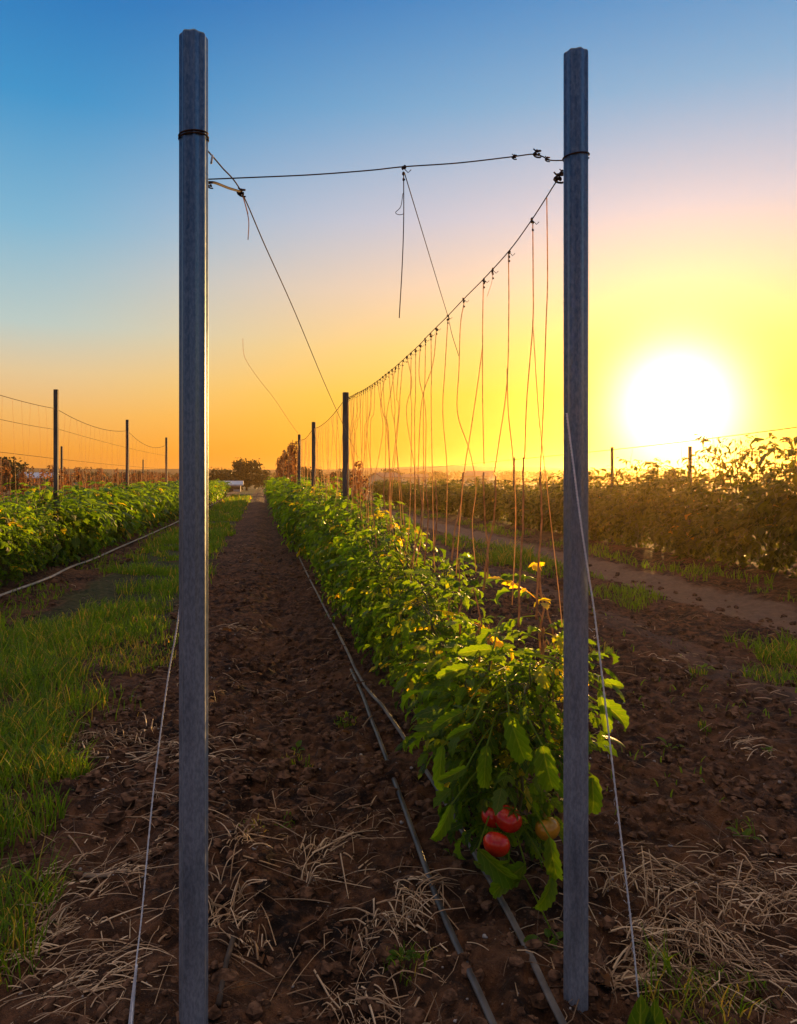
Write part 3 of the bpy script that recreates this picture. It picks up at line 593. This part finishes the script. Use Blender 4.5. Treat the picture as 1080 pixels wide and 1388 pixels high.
# guy twines
m = MB()
def rope(P, r, turns=60, th=.0011):
    P = smooth(P, 12); V, Fs, uv = tube(P, r, 5); m.add(V, Fs, uv); n = 240; f = np.linspace(0, len(P) - 1.01, n); i = f.astype(int); cen = P[i] + (P[i + 1] - P[i]) * (f - i)[:, None]
    a = np.linspace(0, turns * 6.283, n)
    for ph in (0, 3.14): V, Fs, uv = tube(cen + np.stack([np.cos(a + ph), np.sin(a + ph), a * 0], -1) * r, th, 3); m.add(V, Fs, uv)
rope([px(768, 560, 1.946), px(777, 630, 1.943), px(786, 700, 1.941), px(797, 775, 1.948), px(808, 850, 1.955), px(835, 1080, 1.965), px(855, 1250, 1.965), px(868, 1380, 1.96)], .0022)
for k in range(26):
    u = .35 + .6 * random.random(); p = px(768 + 98 * u, 560 + 800 * u ** .97, 1.955) + (0, -.002, 0); V, Fs, uv = tube([p, p + (random.uniform(-.012, .012), -.002, random.uniform(-.012, .012))], .0006, 3); m.add(V, Fs, uv)
tag(m.build('guy_twine', M_WHITE), 'white guy twine running from the right post to the ground', 'twine', 'guy twines')
m = MB(); rope([px(258, 740, 1.975), px(247, 800, 2.03), px(238, 860, 2.06), px(226, 930, 2.08), px(207, 1080, 2.04), px(192, 1240, 1.95), px(184, 1310, 1.90), px(177, 1400, 1.82)], .0019)
V, Fs, uv = tube(smooth(pl([(185, 1308), (182, 1335), (179, 1365), (176, 1400)], 1.86), 4), np.linspace(.003, .0065, 13), 6); m.add(V, Fs, uv)
tag(m.build('guy_twine', M_WHITE), 'grey guy twine behind the left post ending in a thick white tail', 'twine', 'guy twines')

# green peg at the foot of the right guy: two stiff glossy leaves
m = MB(); rg = np.random.default_rng(3)
for (a, bb, wd) in (((862, 1470), (872, 1346), 24), ((888, 1475), (884, 1352), 20)):
    A, B = px(*a, 1.74), px(*bb, 1.78); L = np.linalg.norm(B - A); V, Qd, uv = leaflet(L, wd / F * 1.93, -.05, .4, 9, 5, rg, .02); m.add(V @ rotm(B - A, (0, -1., .2)) + A, Qd, uv, .25)
tag(m.build('broad_leaf_plant', M_LEAFN), 'broad dark green leaf tip at the bottom edge under the right guy twine', 'plant')

# ------------------------------------------------------------------ drip hoses
def hose(L, r, label, cat='hose', group='drip hoses', lift=.012, mat=M_HOSE):
    P = smooth([(c - SL * y, y, 0) for c, y in L], 14); P[:, 2] = gz(P[:, 0], P[:, 1]); k = np.ones(31) / 31; zz = np.convolve(np.pad(P[:, 2], 15, 'edge'), k, 'valid'); P[:, 2] = zz + lift
    m = MB(); V, Fs, uv = tube(P, r, 10); cz = np.repeat(P[:, 2], 10); V[:, 2] = cz + (V[:, 2] - cz) * .7; m.add(V, Fs, uv); return tag(m.build('drip_hose', mat), label, cat, group)
M_HOSE2 = mat_simple('dusty_hose', (.08, .07, .065), (.22, .185, .155), 9, .5, bump=.2)
hose([(.587, 1.6), (.587, 1.94), (.58, 2.37), (.60, 3.16), (.615, 3.7), (.625, 4.2), (.635, 4.7), (.64, 5.3)], .011, 'black drip hose on the soil, left one in front of the tomato plant', lift=.015)
hose([(.76, 1.6), (.765, 1.93), (.777, 2.26), (.776, 2.64), (.765, 3.3), (.72, 4.3), (.68, 4.7), (.67, 5.2), (.68, 6.2), (.67, 8), (.66, 10.5), (.66, 13), (.66, 18), (.7, 30)], .011, 'dusty grey drip hose running under the middle row', lift=.018, mat=M_HOSE2)
hose([(-2.95, 5.5), (-2.98, 7.5), (-3.0, 8.5), (-2.88, 9.8), (-2.92, 11.2), (-2.86, 12.4), (-2.82, 15), (-2.75, 19), (-2.7, 26), (-2.7, 45)], .022, 'pale drip hose along the foot of the left row', lift=.03,
     mat=mat_simple('pale_hose', (.30, .24, .19), (.46, .38, .31), 6, .55, bump=.2))

# ------------------------------------------------------------------ withered plants
def withered(h, rg, stalks=7, leaves=40):
    m = MB()
    for k in range(stalks):
        a = rg.random() * 6.28; r = .05 + .22 * rg.random(); hh = h * (.6 + .4 * rg.random())
        P = smooth([(r * math.cos(a), r * math.sin(a), 0), (r * math.cos(a) * .8 + .05 * rg.random(), r * math.sin(a) * .8, hh * .5), (r * math.cos(a) * .7, r * math.sin(a) * .5, hh)], 3)
        V, Fs, uv = tube(P, np.linspace(.018, .008, len(P)), 4); m.add(V, Fs, uv, m=0)
    for k in range(leaves):
        V, Fs, uv, tt = TPL[2][rg.integers(8)]; a = rg.random() * 6.28; u = rg.random() ** .8; p = np.array((math.cos(a) * .1 * rg.random(), math.sin(a) * .1 * rg.random(), h * (.15 + .85 * u)))
        m.add((V * .9) @ rotm((math.cos(a), math.sin(a), -.9), (0, 0, 1.)) + p, Fs, uv, rg.random(), 1)
    return m.mesh('withered_plant', [M_VINE, M_DRY])
WD = [withered(1.85, np.random.default_rng(800 + k)) for k in range(5)]; WC = [withered(2.35, np.random.default_rng(820 + k), 5, 60) for k in range(4)]
for k in range(60):
    y = 17 + k * .75; c = -6.6 + random.uniform(-.3, .3)
    put(WD[k % 5], 'withered_plant', c, y, random.uniform(1, 1.5), random.uniform(.85, 1.08), 'brown withered plant tied to stakes in the row behind the left row', 'dry plant', 'dry plants behind the left row')
for k in range(16):
    y = 20.5 + k * 1.3; put(WC[k % 4], 'withered_plant', .9 + random.uniform(-.1, .1), y, random.uniform(.9, 1.2), random.uniform(.85, 1.08), 'tall withered climber reddened by the sun at the far end of the middle row', 'dry plant', 'dry climbers of the middle row')
for (X, Y, s, lab) in ((487, 9.3, .70, 'dark dry climber tangle just right of the second post'), (447, 12.9, .66, 'small dry climber tuft between the second and third posts'), (480, 8.6, .66, 'dry brown stalk at the second post foot')):
    put(WC[X % 4], 'withered_plant', (X - 355) / F * Y, Y, .7, s, lab, 'dry plant', 'dry climbers near the second post')

# ------------------------------------------------------------------ grass, straw, clods
def blades(x, y, h, w, lean, rg, tint):
    n = len(x); az = rg.random(n) * 6.283; la = rg.random(n) * 6.283; l = lean * (.3 + .9 * rg.random(n)); z0 = gz(x, y) - .006
    wx, wy = np.cos(az) * w, np.sin(az) * w; lx, ly = np.cos(la) * l * h, np.sin(la) * l * h
    B = np.stack([x, y, z0], -1); Wv = np.stack([wx, wy, 0 * wx], -1); T1 = np.stack([lx * .22, ly * .22, h * .5], -1); T2 = np.stack([lx * .6, ly * .6, h * .85], -1); T3 = np.stack([lx * 1.1, ly * 1.1, h * np.clip(1 - .35 * l, .4, 1)], -1)
    V = np.stack([B - Wv, B + Wv, B + T1 - Wv * .85, B + T1 + Wv * .85, B + T2 - Wv * .5, B + T2 + Wv * .5, B + T3], 1).reshape(-1, 3)
    i = np.arange(n)[:, None] * 7
    return V, [np.concatenate([i + np.array((0, 1, 3, 2)), i + np.array((2, 3, 5, 4))]), i + np.array((4, 5, 6))], np.zeros((n * 7, 2)), np.repeat(tint, 7)
def scatter(n, c0, c1, y0, y1, rg, power=1.6):
    u = rg.random(n); y = (y0 ** (1 - power) + u * (y1 ** (1 - power) - y0 ** (1 - power))) ** (1 / (1 - power)); c = c0 + (c1 - c0) * rg.random(n); return c - SL * y, y, c
rg = np.random.default_rng(21); gb = MB()
x, y, c = scatter(90000, -2.7, -.55, 3.2, 60, rg, 1.25)                       # the grass lane
d = fbm(x * 1.1, y * .9, 41); edge = sst(-2.55, -2.15, c) * (1 - sst(-1.15, -.7, c + .5 * (fbm(x, y, 43) - .5)))
nearm = sst(3.5, 6.5, y) * 1. + (c < -1.45) * .35; keep = rg.random(len(x)) < np.clip(edge * nearm * (.35 + .65 * sst(8, 11, y)) * sst(.50, .62, d + .05 * sst(8, 16, y)) * 1.2, 0, 1); x, y, c = x[keep], y[keep], c[keep]
h = (.035 + .10 * rg.random(len(x)) ** 2.5 + .05 * sst(.5, .8, fbm(x * 1.1, y * .9, 41))) * (1 + .02 * y); gb.add(*blades(x, y, h, .0022 + .00033 * y, .7, rg, np.clip(.40 + .5 * (rg.random(len(x)) - .4) + .45 * (rg.random(len(x)) < .10 + .5 * sst(.5, .7, fbm(x * 1.6, y * 1.2, 91))), 0, 1)))
h1_dry = lambda a, b: b == .03 and a >= .10
def clump(cx, cy, r, n, hmin, hmax, w=.003, lean=.6, yl=.12, tb=.35):
    n = int(n * .85)
    if h1_dry(hmax, hmin): yl = .6
    a = rg.random(n) * 6.283; rr = r * np.sqrt(rg.random(n)); x = cx + rr * np.cos(a); y = cy + rr * np.sin(a); t = np.clip(tb + .5 * (rg.random(n) - .4), 0, .8); t[rg.random(n) < yl + .06] = .95
    gb.add(*blades(x, y, (hmin + (hmax - hmin) * rg.random(n) ** 2) * 1.05, w * .75, lean * (1 + .8 * rg.random()), rg, t))
def gp(X, Yp): yy = CH * F / (Yp - HY); return (X - CX) / F * yy, yy
for (X, Yp, r, n, h0, h1) in ((30, 930, .42, 900, .1, .32), (85, 960, .28, 400, .08, .24), (150, 880, .35, 420, .03, .12), (190, 900, .3, 300, .03, .10), (110, 850, .4, 300, .03, .12), (10, 1010, .35, 900, .1, .3), (-40, 1060, .4, 700, .1, .32), (50, 1060, .22, 520, .06, .2), (15, 1130, .2, 420, .06, .2), (20, 1230, .15, 300, .05, .2), (-10, 1310, .14, 300, .05, .18),
                              (90, 1060, .12, 160, .05, .12), (170, 830, .5, 420, .06, .2), (210, 800, .5, 500, .06, .2), (160, 900, .4, 300, .04, .14), (130, 870, .45, 260, .06, .2), (60, 880, .5, 500, .08, .24), (0, 880, .6, 700, .1, .3),
                              (680, 765, .5, 500, .1, .3), (690, 755, .4, 300, .1, .3), (640, 745, .5, 300, .06, .2), (720, 760, .5, 200, .05, .2),
                              (905, 1385, .08, 60, .04, .13), (945, 1385, .12, 90, .03, .12), (1000, 1360, .10, 60, .03, .08), (895, 1330, .04, 26, .08, .15), (1075, 900, .25, 500, .06, .18), (1060, 930, .25, 300, .05, .14), (560, 1315, .05, 40, .03, .07), (545, 1300, .06, 40, .02, .06),
                              (400, 1030, .09, 140, .02, .05), (385, 1110, .05, 50, .01, .035), (945, 925, .06, 60, .03, .08), (955, 1000, .04, 30, .03, .06), (1010, 1140, .05, 26, .02, .07), (820, 900, .1, 60, .03, .1), (345, 1130, .06, 40, .01, .04), (470, 985, .07, 70, .02, .05)):
    cx, cyy = gp(X, Yp); clump(cx, cyy, r, n, h0, h1, .0022 + .0005 * cyy)
for (c0, c1, n, hh) in ((3.95, 4.75, 7000, .10), (6.0, 6.7, 3500, .12), (-2.9, -2.4, 2500, .08), (1.4, 3.6, 900, .05)):
    x, y, c = scatter(n, c0, c1, 5.5 if c0 > 3 else 3, 45, rg, 1.3); d = fbm(x * .9, y * .9, 71); k = d > (.47 if n > 1000 else .6); x, y = x[k], y[k]
    gb.add(*blades(x, y, hh * (.4 + rg.random(len(x))), .003 + .00035 * y, .8, rg, np.clip(.4 + .6 * (rg.random(len(x)) - .4), 0, 1)))
tag(gb.build('grass', M_GRASS), 'patchy green grass growing between the crop rows', 'grass', kind='stuff')

def straw(n, gen, rg, hi=.03, l0=.06, l1=.34, w=.0015, m=None, dirb=None, tb=.5):
    for k in range(int(n * .85)):
        x, y = gen(); L = l0 + (l1 - l0) * rg.random() ** 2; a = rg.random() * 6.283 if dirb is None else dirb + (rg.random() - .5) * 1.9; cu = (rg.random() - .5) * (.22 if rg.random() < .85 else 1.2); s = 5
        aa = a + (cu * np.linspace(0, 1, s) if rg.random() < .7 else np.where(np.arange(s) > 2, (rg.random() - .5) * 1.8, 0)); P = np.stack([x + np.cumsum(np.cos(aa)) * L / s, y + np.cumsum(np.sin(aa)) * L / s, np.zeros(s)], -1)
        zz = gz(P[:, 0], P[:, 1]); zz = np.linspace(zz[0] * .5 + zz[:3].max() * .5, zz[-1] * .5 + zz[2:].max() * .5, s) + .003 + hi * .7 * rg.random() ** 2 * np.sin(np.linspace(.2, 2.6 + rg.random(), s)); P[:, 2] = zz
        V, Fs, uv = tube(P, w * (.45 + .9 * rg.random() + 1.6 * rg.random() ** 6) * np.linspace(1, .55, s) * (1 + .1 * y), 3, False); m.add(V, Fs, uv, float(np.clip(tb - .12 + 1.1 * (rg.random() - .5), 0, 1)))
sm = MB(); rg = np.random.default_rng(33)
def reg(c0, c1, y0, y1): return lambda: (lambda c, y: (c - SL * y, y))(c0 + (c1 - c0) * rg.random(), y0 + (y1 - y0) * rg.random() ** 1.4)
def around(X, Yp, r): cx, cyy = gp(X, Yp); return lambda: (cx + r * rg.normal() * .6, cyy + r * rg.normal() * .6)
straw(560, reg(-1.1, .5, 1.75, 3.4), rg, m=sm); straw(520, reg(.9, 2.3, 1.75, 2.9), rg, m=sm); straw(160, reg(.1, .9, 1.8, 3.2), rg, m=sm, l1=.16, tb=.35); straw(420, reg(-1.3, .6, 3, 6), rg, m=sm, l1=.22, tb=.3); straw(500, reg(1, 5, 2.8, 8), rg, m=sm, l1=.2, tb=.35); straw(500, reg(-3, 4, 5, 16), rg, m=sm, l1=.25, tb=.3)
for (X, Yp, r, n, dr) in ((430, 1150, .10, 60, 1.2), (560, 1210, .09, 70, -1.0), (480, 1330, .10, 60, -.9), (150, 1010, .3, 260, 2.7), (230, 1040, .3, 200, .2), (320, 1160, .07, 40, 1.4), (340, 1290, .05, 30, 2.4), (880, 1200, .12, 110, -1.1), (930, 1280, .14, 150, -1.3), (1000, 1200, .16, 110, -.5), (1040, 1250, .15, 90, .2), (850, 1290, .08, 60, .1), (830, 1340, .06, 50, .2),
                          (40, 1290, .15, 120, .7), (120, 1200, .15, 110, .8), (100, 1340, .12, 90, .5), (290, 1260, .06, 30, 1.3), (310, 860, .15, 50, .2), (900, 905, .2, 24, -.5), (1000, 1030, .1, 30, .3), (1050, 960, .25, 24, -.6), (500, 1240, .08, 50, -1.1), (980, 1340, .12, 100, -.8)):
    straw(n, around(X, Yp, r), rg, hi=.05, l0=.06, l1=.26, w=.0016, m=sm, dirb=dr, tb=.6)
for (X, Yp, n, h) in ((320, 1210, 9, .10), (550, 1240, 14, .12), (425, 1180, 12, .10), (350, 1270, 8, .06), (945, 1290, 16, .12), (880, 1250, 12, .1), (990, 1260, 12, .09), (305, 1240, 8, .09), (830, 1220, 10, .12), (60, 1250, 8, .06), (215, 1150, 6, .06)):    # stubble standing up
    cx, cyy = gp(X, Yp)
    for k in range(n):
        a = rg.random() * 6.28; bx, by = cx + .03 * rg.normal(), cyy + .03 * rg.normal(); ln = h * (.5 + rg.random()); z0 = g1z(bx, by)
        P = smooth([(bx, by, z0 - .01), (bx + .3 * ln * math.cos(a), by + .3 * ln * math.sin(a), z0 + ln * .45), (bx + .9 * ln * math.cos(a), by + .9 * ln * math.sin(a), z0 + ln * .9 * rg.random())], 3)
        V, Fs, uv = tube(P, .0021, 3, False); sm.add(V, Fs, uv, .5 + .5 * rg.random())
tag(sm.build('straw', M_STRAW), 'dry straw and broken stalks littering the soil', 'straw', kind='stuff')

rg = np.random.default_rng(44); cm = MB(); pm = MB()
BL = [blob((0, 0, 0), 1, 6, 5, (1, .7 + .03 * k, .5 + .03 * k), .36, 60 + k) for k in range(12)]
def clods(n, c0, c1, y0, y1, rmin, rmax, mb_, pw=1.5):
    x, y, c = scatter(n, c0, c1, y0, y1, rg, pw); r = rmin + (rmax - rmin) * rg.random(n) ** 3.5; z0 = gz(x, y)
    for k in range(n):
        if c[k] < -.9 and y[k] > 5 and rg.random() < .8: continue
        V, Fs = BL[rg.integers(12)]; a = rg.random() * 6.28; ca, sa = math.cos(a), math.sin(a)
        V2 = np.stack([V[:, 0] * ca - V[:, 1] * sa, V[:, 0] * sa + V[:, 1] * ca, V[:, 2]], -1) * r[k] + (x[k], y[k], z0[k] + r[k] * .15); mb_.add(V2, Fs)
clods(4200, -1.3, 2.5, 1.7, 6, .004, .03, cm); clods(5000, -1.3, 5.5, 3, 15, .008, .045, cm); clods(600, -3.2, -2.3, 6, 20, .01, .05, cm)
for (X, Yp, r) in ((770, 1362, .016), (790, 1362, .02), (752, 1352, .018), (800, 1345, .014), (778, 1372, .02), (742, 1366, .012), (305, 1330, .035), (250, 1250, .03), (455, 1290, .025), (970, 1050, .045), (930, 1040, .04), (375, 1030, .03), (560, 1370, .035), (700, 1330, .02), (480, 1375, .03), (235, 1085, .03)):
    cx, cyy = gp(X, Yp); V, Fs = blob((cx, cyy, g1z(cx, cyy) + r * .2), r, 12, 9, (1.1, .9, .7), .12, X); cm.add(V, Fs)
tag(cm.build('soil_clods', M_CLOD, smooth=False), 'crumbled dark soil clods covering the furrows', 'soil', kind='stuff')
clods(500, -1.3, 3, 1.7, 9, .003, .011, pm); tag(pm.build('pebbles', M_PEB), 'small pale pebbles scattered in the soil', 'pebbles', kind='stuff')

# a weathered wooden stake end lying beside the left post, and a bark scrap
def scrap(P, w, t, label, mat, name, cat):
    m = MB(); Ps = smooth([np.asarray(p) for p in P], 4); V, Fs, uv = tube(Ps, w, 7); rg2 = np.random.default_rng(int(P[0][1] * 1000)); V = V + (rg2.random(V.shape) - .5) * w * .35; m.add(V, Fs, uv); tag(m.build(name, mat), label, cat)
def gpt(X, Yp, up=.012): x, y = gp(X, Yp); return (x, y, g1z(x, y) + up)
scrap([gpt(316, 1278), gpt(305, 1320), gpt(296, 1365)], .008, 0, 'weathered grey stick on the soil right of the left post', M_BARK, 'wood_stick', 'stick')
M_PALEW = mat_simple('pale_wood', (.22, .15, .10), (.38, .28, .2), 20, .8, stretch=(1, 5, 5))
scrap([gpt(113, 1197), gpt(140, 1196), gpt(172, 1194)], .009, 0, 'thick pale stalk piece lying in the straw left of the left post', M_PALEW, 'stalk_piece', 'stick')
scrap([gpt(888, 902), gpt(910, 912), gpt(938, 926)], .006, 0, 'pale bent stick on the bare soil right of the right post', M_PALEW, 'bent_stick', 'stick')
for (X, Yp, L, a, lab) in ((462, 1003, .06, .4, 'curled orange brown dead leaf on the soil between hose and furrow'), (832, 1353, .07, 2.9, 'tan dead husk lying right of the right post foot'), (300, 868, .10, .3, 'crumpled pale dead leaf in the furrow beside the left post'), (355, 1300, .05, 1.9, 'small brown dead leaf among clods left of the black hose')):
    x, y = gp(X, Yp); m = MB(); V, Qd, uv = leaflet(L, L * .26, 1.1, .9, 9, 5, np.random.default_rng(X)); m.add(V @ rotm((math.cos(a), math.sin(a), .25), (0, 0, 1.), .3) + (x, y, g1z(x, y) + .014), Qd, uv, .5); tag(m.build('dead_leaf', M_DRY), lab, 'dead leaf', 'dead leaves on the soil')
# weeds
def weed(X, Yp, n, s, label, seed, big=False):
    x, y = gp(X, Yp); rg2 = np.random.default_rng(seed); root = empty('weed', (x, y, g1z(x, y))); tag(root, label, 'weed', 'young weeds on the soil'); m = MB(); st = MB()
    for k in range(n):
        a = k * 2.4 + rg2.random(); el = .3 + .6 * rg2.random(); L = s * (.6 + .6 * rg2.random()); d = np.array((math.cos(a) * math.cos(el), math.sin(a) * math.cos(el), math.sin(el)))
        V, Qd, uv = leaflet(L, L * .3, .9, .3, 7, 5, rg2, .06); m.add(V @ rotm(d, (0, 0, 1.)) + d * L * .5 + (0, 0, .004), Qd, uv, .45 + .3 * rg2.random()); V, Fs, uv = tube([(0, 0, -.005), d * L * .5 + (0, 0, .004)], .0013, 4); st.add(V, Fs, uv)
    m.build('foliage', M_LEAFN, root); st.build('stem', M_STEM, root)
for i, (X, Yp, n, s, lab) in enumerate(((908, 1020, 5, .05, 'bright green seedling alone on the bare soil right of the post'), (1010, 1150, 7, .05, 'small weed at the right among pale stalks'), (380, 1112, 8, .03, 'low weed in the soil right of the left post'),
     (612, 1172, 3, .035, 'tiny two leaved seedling between hose and tomato leaves'), (545, 1308, 7, .035, 'weed tuft in straw left of the black hose'), (955, 920, 6, .06, 'weed on the soil halfway to the tractor track'), (915, 1100, 4, .02, 'tiny sprout below the bright seedling'),
     (75, 1050, 8, .09, 'broad leaved weed at the grass edge on the left'), (1040, 1035, 4, .03, 'small green sprout at the right frame edge'), (402, 1012, 9, .045, 'feathery weed patch in the middle furrow'), (465, 985, 6, .04, 'weed close to the foot of the middle row'), (745, 1300, 4, .05, 'curled weed leaves against the right post foot'))):
    weed(X, Yp, n, s, lab, 900 + i)

# ------------------------------------------------------------------ distant trees and houses
def tree(X, Y, h, wd, label, seed, n=3200, name='tree'):
    rg2 = np.random.default_rng(seed); x = (X - CX) / F * Y; root = empty(name, (x, Y, 0)); tag(root, label, 'tree', 'trees on the horizon'); t = MB(); cr = MB()
    V, Fs, uv = tube(smooth([(0, 0, -.2), (.1, 0, h * .3), (-.1, .1, h * .7)], 4), np.linspace(h * .035, h * .01, 9), 7); t.add(V, Fs, uv)
    for k in range(6): a = k * 1.05; V, Fs, uv = tube(smooth([(0, 0, h * (.2 + .07 * k)), (math.cos(a) * wd * .2, math.sin(a) * wd * .2, h * (.4 + .07 * k)), (math.cos(a) * wd * .36, math.sin(a) * wd * .36, h * (.5 + .07 * k))], 3), h * .01, 5); t.add(V, Fs, uv)
    L = [(rg2.uniform(-.4, .4, 3) * (wd, wd, 0) + (0, 0, h * rg2.uniform(.15, .85)), .28 + .3 * rg2.random()) for _ in range(11)]
    pts = []
    for c0, s in L: c0[2] = np.clip(c0[2], h * .14, h * .84); pts.append(c0 + rg2.normal(0, 1, (n // 11, 3)) * (wd, wd, h * .8) * s * .28)
    P = np.concatenate(pts); P[:, 2] = np.clip(P[:, 2], h * .06, h); s = .04 * h * (.5 + rg2.random(len(P)))
    D1 = rg2.normal(0, 1, (len(P), 3)); D1 /= np.linalg.norm(D1, axis=1)[:, None]; D2 = np.cross(D1, rg2.normal(0, 1, (len(P), 3))); D2 /= np.linalg.norm(D2, axis=1)[:, None]
    V = np.stack([P - D1 * s[:, None], P + D2 * s[:, None] * .6, P + D1 * s[:, None], P - D2 * s[:, None] * .6], 1).reshape(-1, 3); i = np.arange(len(P))[:, None] * 4 + np.arange(4)
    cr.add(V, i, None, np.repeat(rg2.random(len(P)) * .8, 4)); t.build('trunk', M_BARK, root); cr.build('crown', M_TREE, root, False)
for i, (X, Y, h, wd, lab) in enumerate(((334, 95, 4.2, 3.5, 'tall double crowned dark tree at the end of the grass lane'), (300, 95, 3.1, 3.6, 'low dark tree just right of the left post'), (314, 100, 2.7, 2.4, 'small dark tree left of the double crowned tree'),
     (18, 70, 3.5, 3.4, 'rounded dark tree at the left frame edge'), (356, 110, 2.8, 2.4, 'small tree right of the double crowned tree'), (-6, 74, 3.2, 3.2, 'dark tree cut by the left frame edge'), (418, 70, 2.6, 2.6, 'bushy tree behind the third post'), (462, 90, 2.7, 3.0, 'bushy tree behind the second post'),
     (530, 160, 3.6, 4, 'small distant tree among the hanging twines'), (600, 170, 3.3, 4, 'distant tree left of the pale house'), (575, 230, 4.2, 5, 'faint distant tree in front of the hill'), (690, 180, 3.6, 5, 'distant tree right of the pale house'), (740, 150, 3.1, 4, 'distant tree left of the right post'), (185, 150, 3.2, 6, 'distant tree between left row posts'), (130, 160, 3.4, 6, 'distant tree behind dry stalks'))):
    tree(X, Y, h, wd, lab, 1200 + i)
# long low woodland line far off
rg = np.random.default_rng(77); wb = MB(); n = 9000; X = rg.uniform(-330, 330, n); Y = 262 + rg.normal(0, 12, n) + .1 * X; top = 2.2 + 2.6 * fbm(X / 22, X * 0, 88, 4); P = np.stack([X, Y, rg.random(n) ** .7 * top], -1); s = .35 + .55 * rg.random(n)
D1 = rg.normal(0, 1, (n, 3)); D1 /= np.linalg.norm(D1, axis=1)[:, None]; D2 = np.cross(D1, rg.normal(0, 1, (n, 3))); D2 /= np.linalg.norm(D2, axis=1)[:, None]
wb.add(np.stack([P - D1 * s[:, None], P + D2 * s[:, None] * .8, P + D1 * s[:, None], P - D2 * s[:, None] * .8], 1).reshape(-1, 3), np.arange(n)[:, None] * 4 + np.arange(4), None, np.repeat(rg.random(n) * .8, 4))
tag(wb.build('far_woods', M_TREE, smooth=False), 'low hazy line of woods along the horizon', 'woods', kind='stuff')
M_WALL = mat_simple('house_wall', (.5, .44, .38), (.6, .54, .47), 2, .85); M_ROOF = mat_simple('house_roof', (.28, .12, .08), (.36, .17, .11), 4, .8); M_PALE = mat_simple('metal_roof', (.6, .6, .62), (.72, .72, .72), 3, .4, .2); M_GL = mat_simple('window_glass', (.03, .035, .04), (.05, .05, .06), 3, .15)
def house(X, Y, w, h, rh, label, roof, rz=.2):
    x = (X - CX) / F * Y; root = empty('house', (x, Y, 0), rz); tag(root, label, 'house', 'buildings on the horizon'); m = MB(); V, Q_ = box((-w / 2, -3, -.2), (w / 2, 3, h)); m.add(V, Q_); V = [(-w / 2, -3, h), (-w / 2, 3, h), (-w / 2, 0, h + rh), (w / 2, -3, h), (w / 2, 3, h), (w / 2, 0, h + rh)]; m.add(V, np.array([(0, 2, 1), (3, 4, 5)])); m.build('wall', M_WALL, root, False)
    m = MB()
    for s in (-1, 1):
        V = [(-w / 2 - .3, s * 3.35, h - rh * .1), (w / 2 + .3, s * 3.35, h - rh * .1), (w / 2 + .3, 0, h + rh + .03), (-w / 2 - .3, 0, h + rh + .03)]; V += [(a, b_, c_ + .14) for a, b_, c_ in V]; m.add(V, [(0, 3, 2, 1), (4, 5, 6, 7), (0, 1, 5, 4), (1, 2, 6, 5), (2, 3, 7, 6), (3, 0, 4, 7)])
    m.build('roof', roof, root, False)
    for k in (-.3, .3): m = MB(); V, Q_ = box((w * k - .5, -3.05, h * .4), (w * k + .5, -2.98, h * .75)); m.add(V, Q_); m.build('window', M_GL, root, False)
    m = MB(); V, Q_ = box((-.5, -3.06, 0), (.5, -2.98, min(2., h * .8))); m.add(V, Q_); m.build('door', M_BARK, root, False)
house(311, 88, 2.6, .75, .35, 'low shed with pale metal roof before the trees right of the left post', M_PALE); house(650, 150, 5, 2.1, .9, 'pale house seen behind the hanging twines', M_ROOF, -.3); house(522, 140, 4, 1.8, .8, 'small pale house right of the dry climber tangle', M_ROOF, .5); house(562, 190, 6, 1.9, .8, 'wide low house before the hill', M_ROOF, .1); house(48, 130, 7, 1.7, .8, 'low pale building right of the tree at the left frame edge', M_PALE, .2)

# ------------------------------------------------------------------ haze: one closed box of thin air round the camera and the whole scene
q = NT('haze_air'); pv = q.n('ShaderNodeVolumePrincipled'); pv.inputs['Color'].default_value = (1, .66, .3, 1); pv.inputs['Density'].default_value = .0007; pv.inputs['Anisotropy'].default_value = .82
q.t.links.new(pv.outputs[0], q.out.inputs['Volume'])
m = MB(); V, Q_ = box((-900, -60, -2), (900, 700, 13.5)); m.add(V, Q_); tag(m.build('haze', q.m, smooth=False), 'thin golden haze hanging over the field', 'haze', kind='stuff')
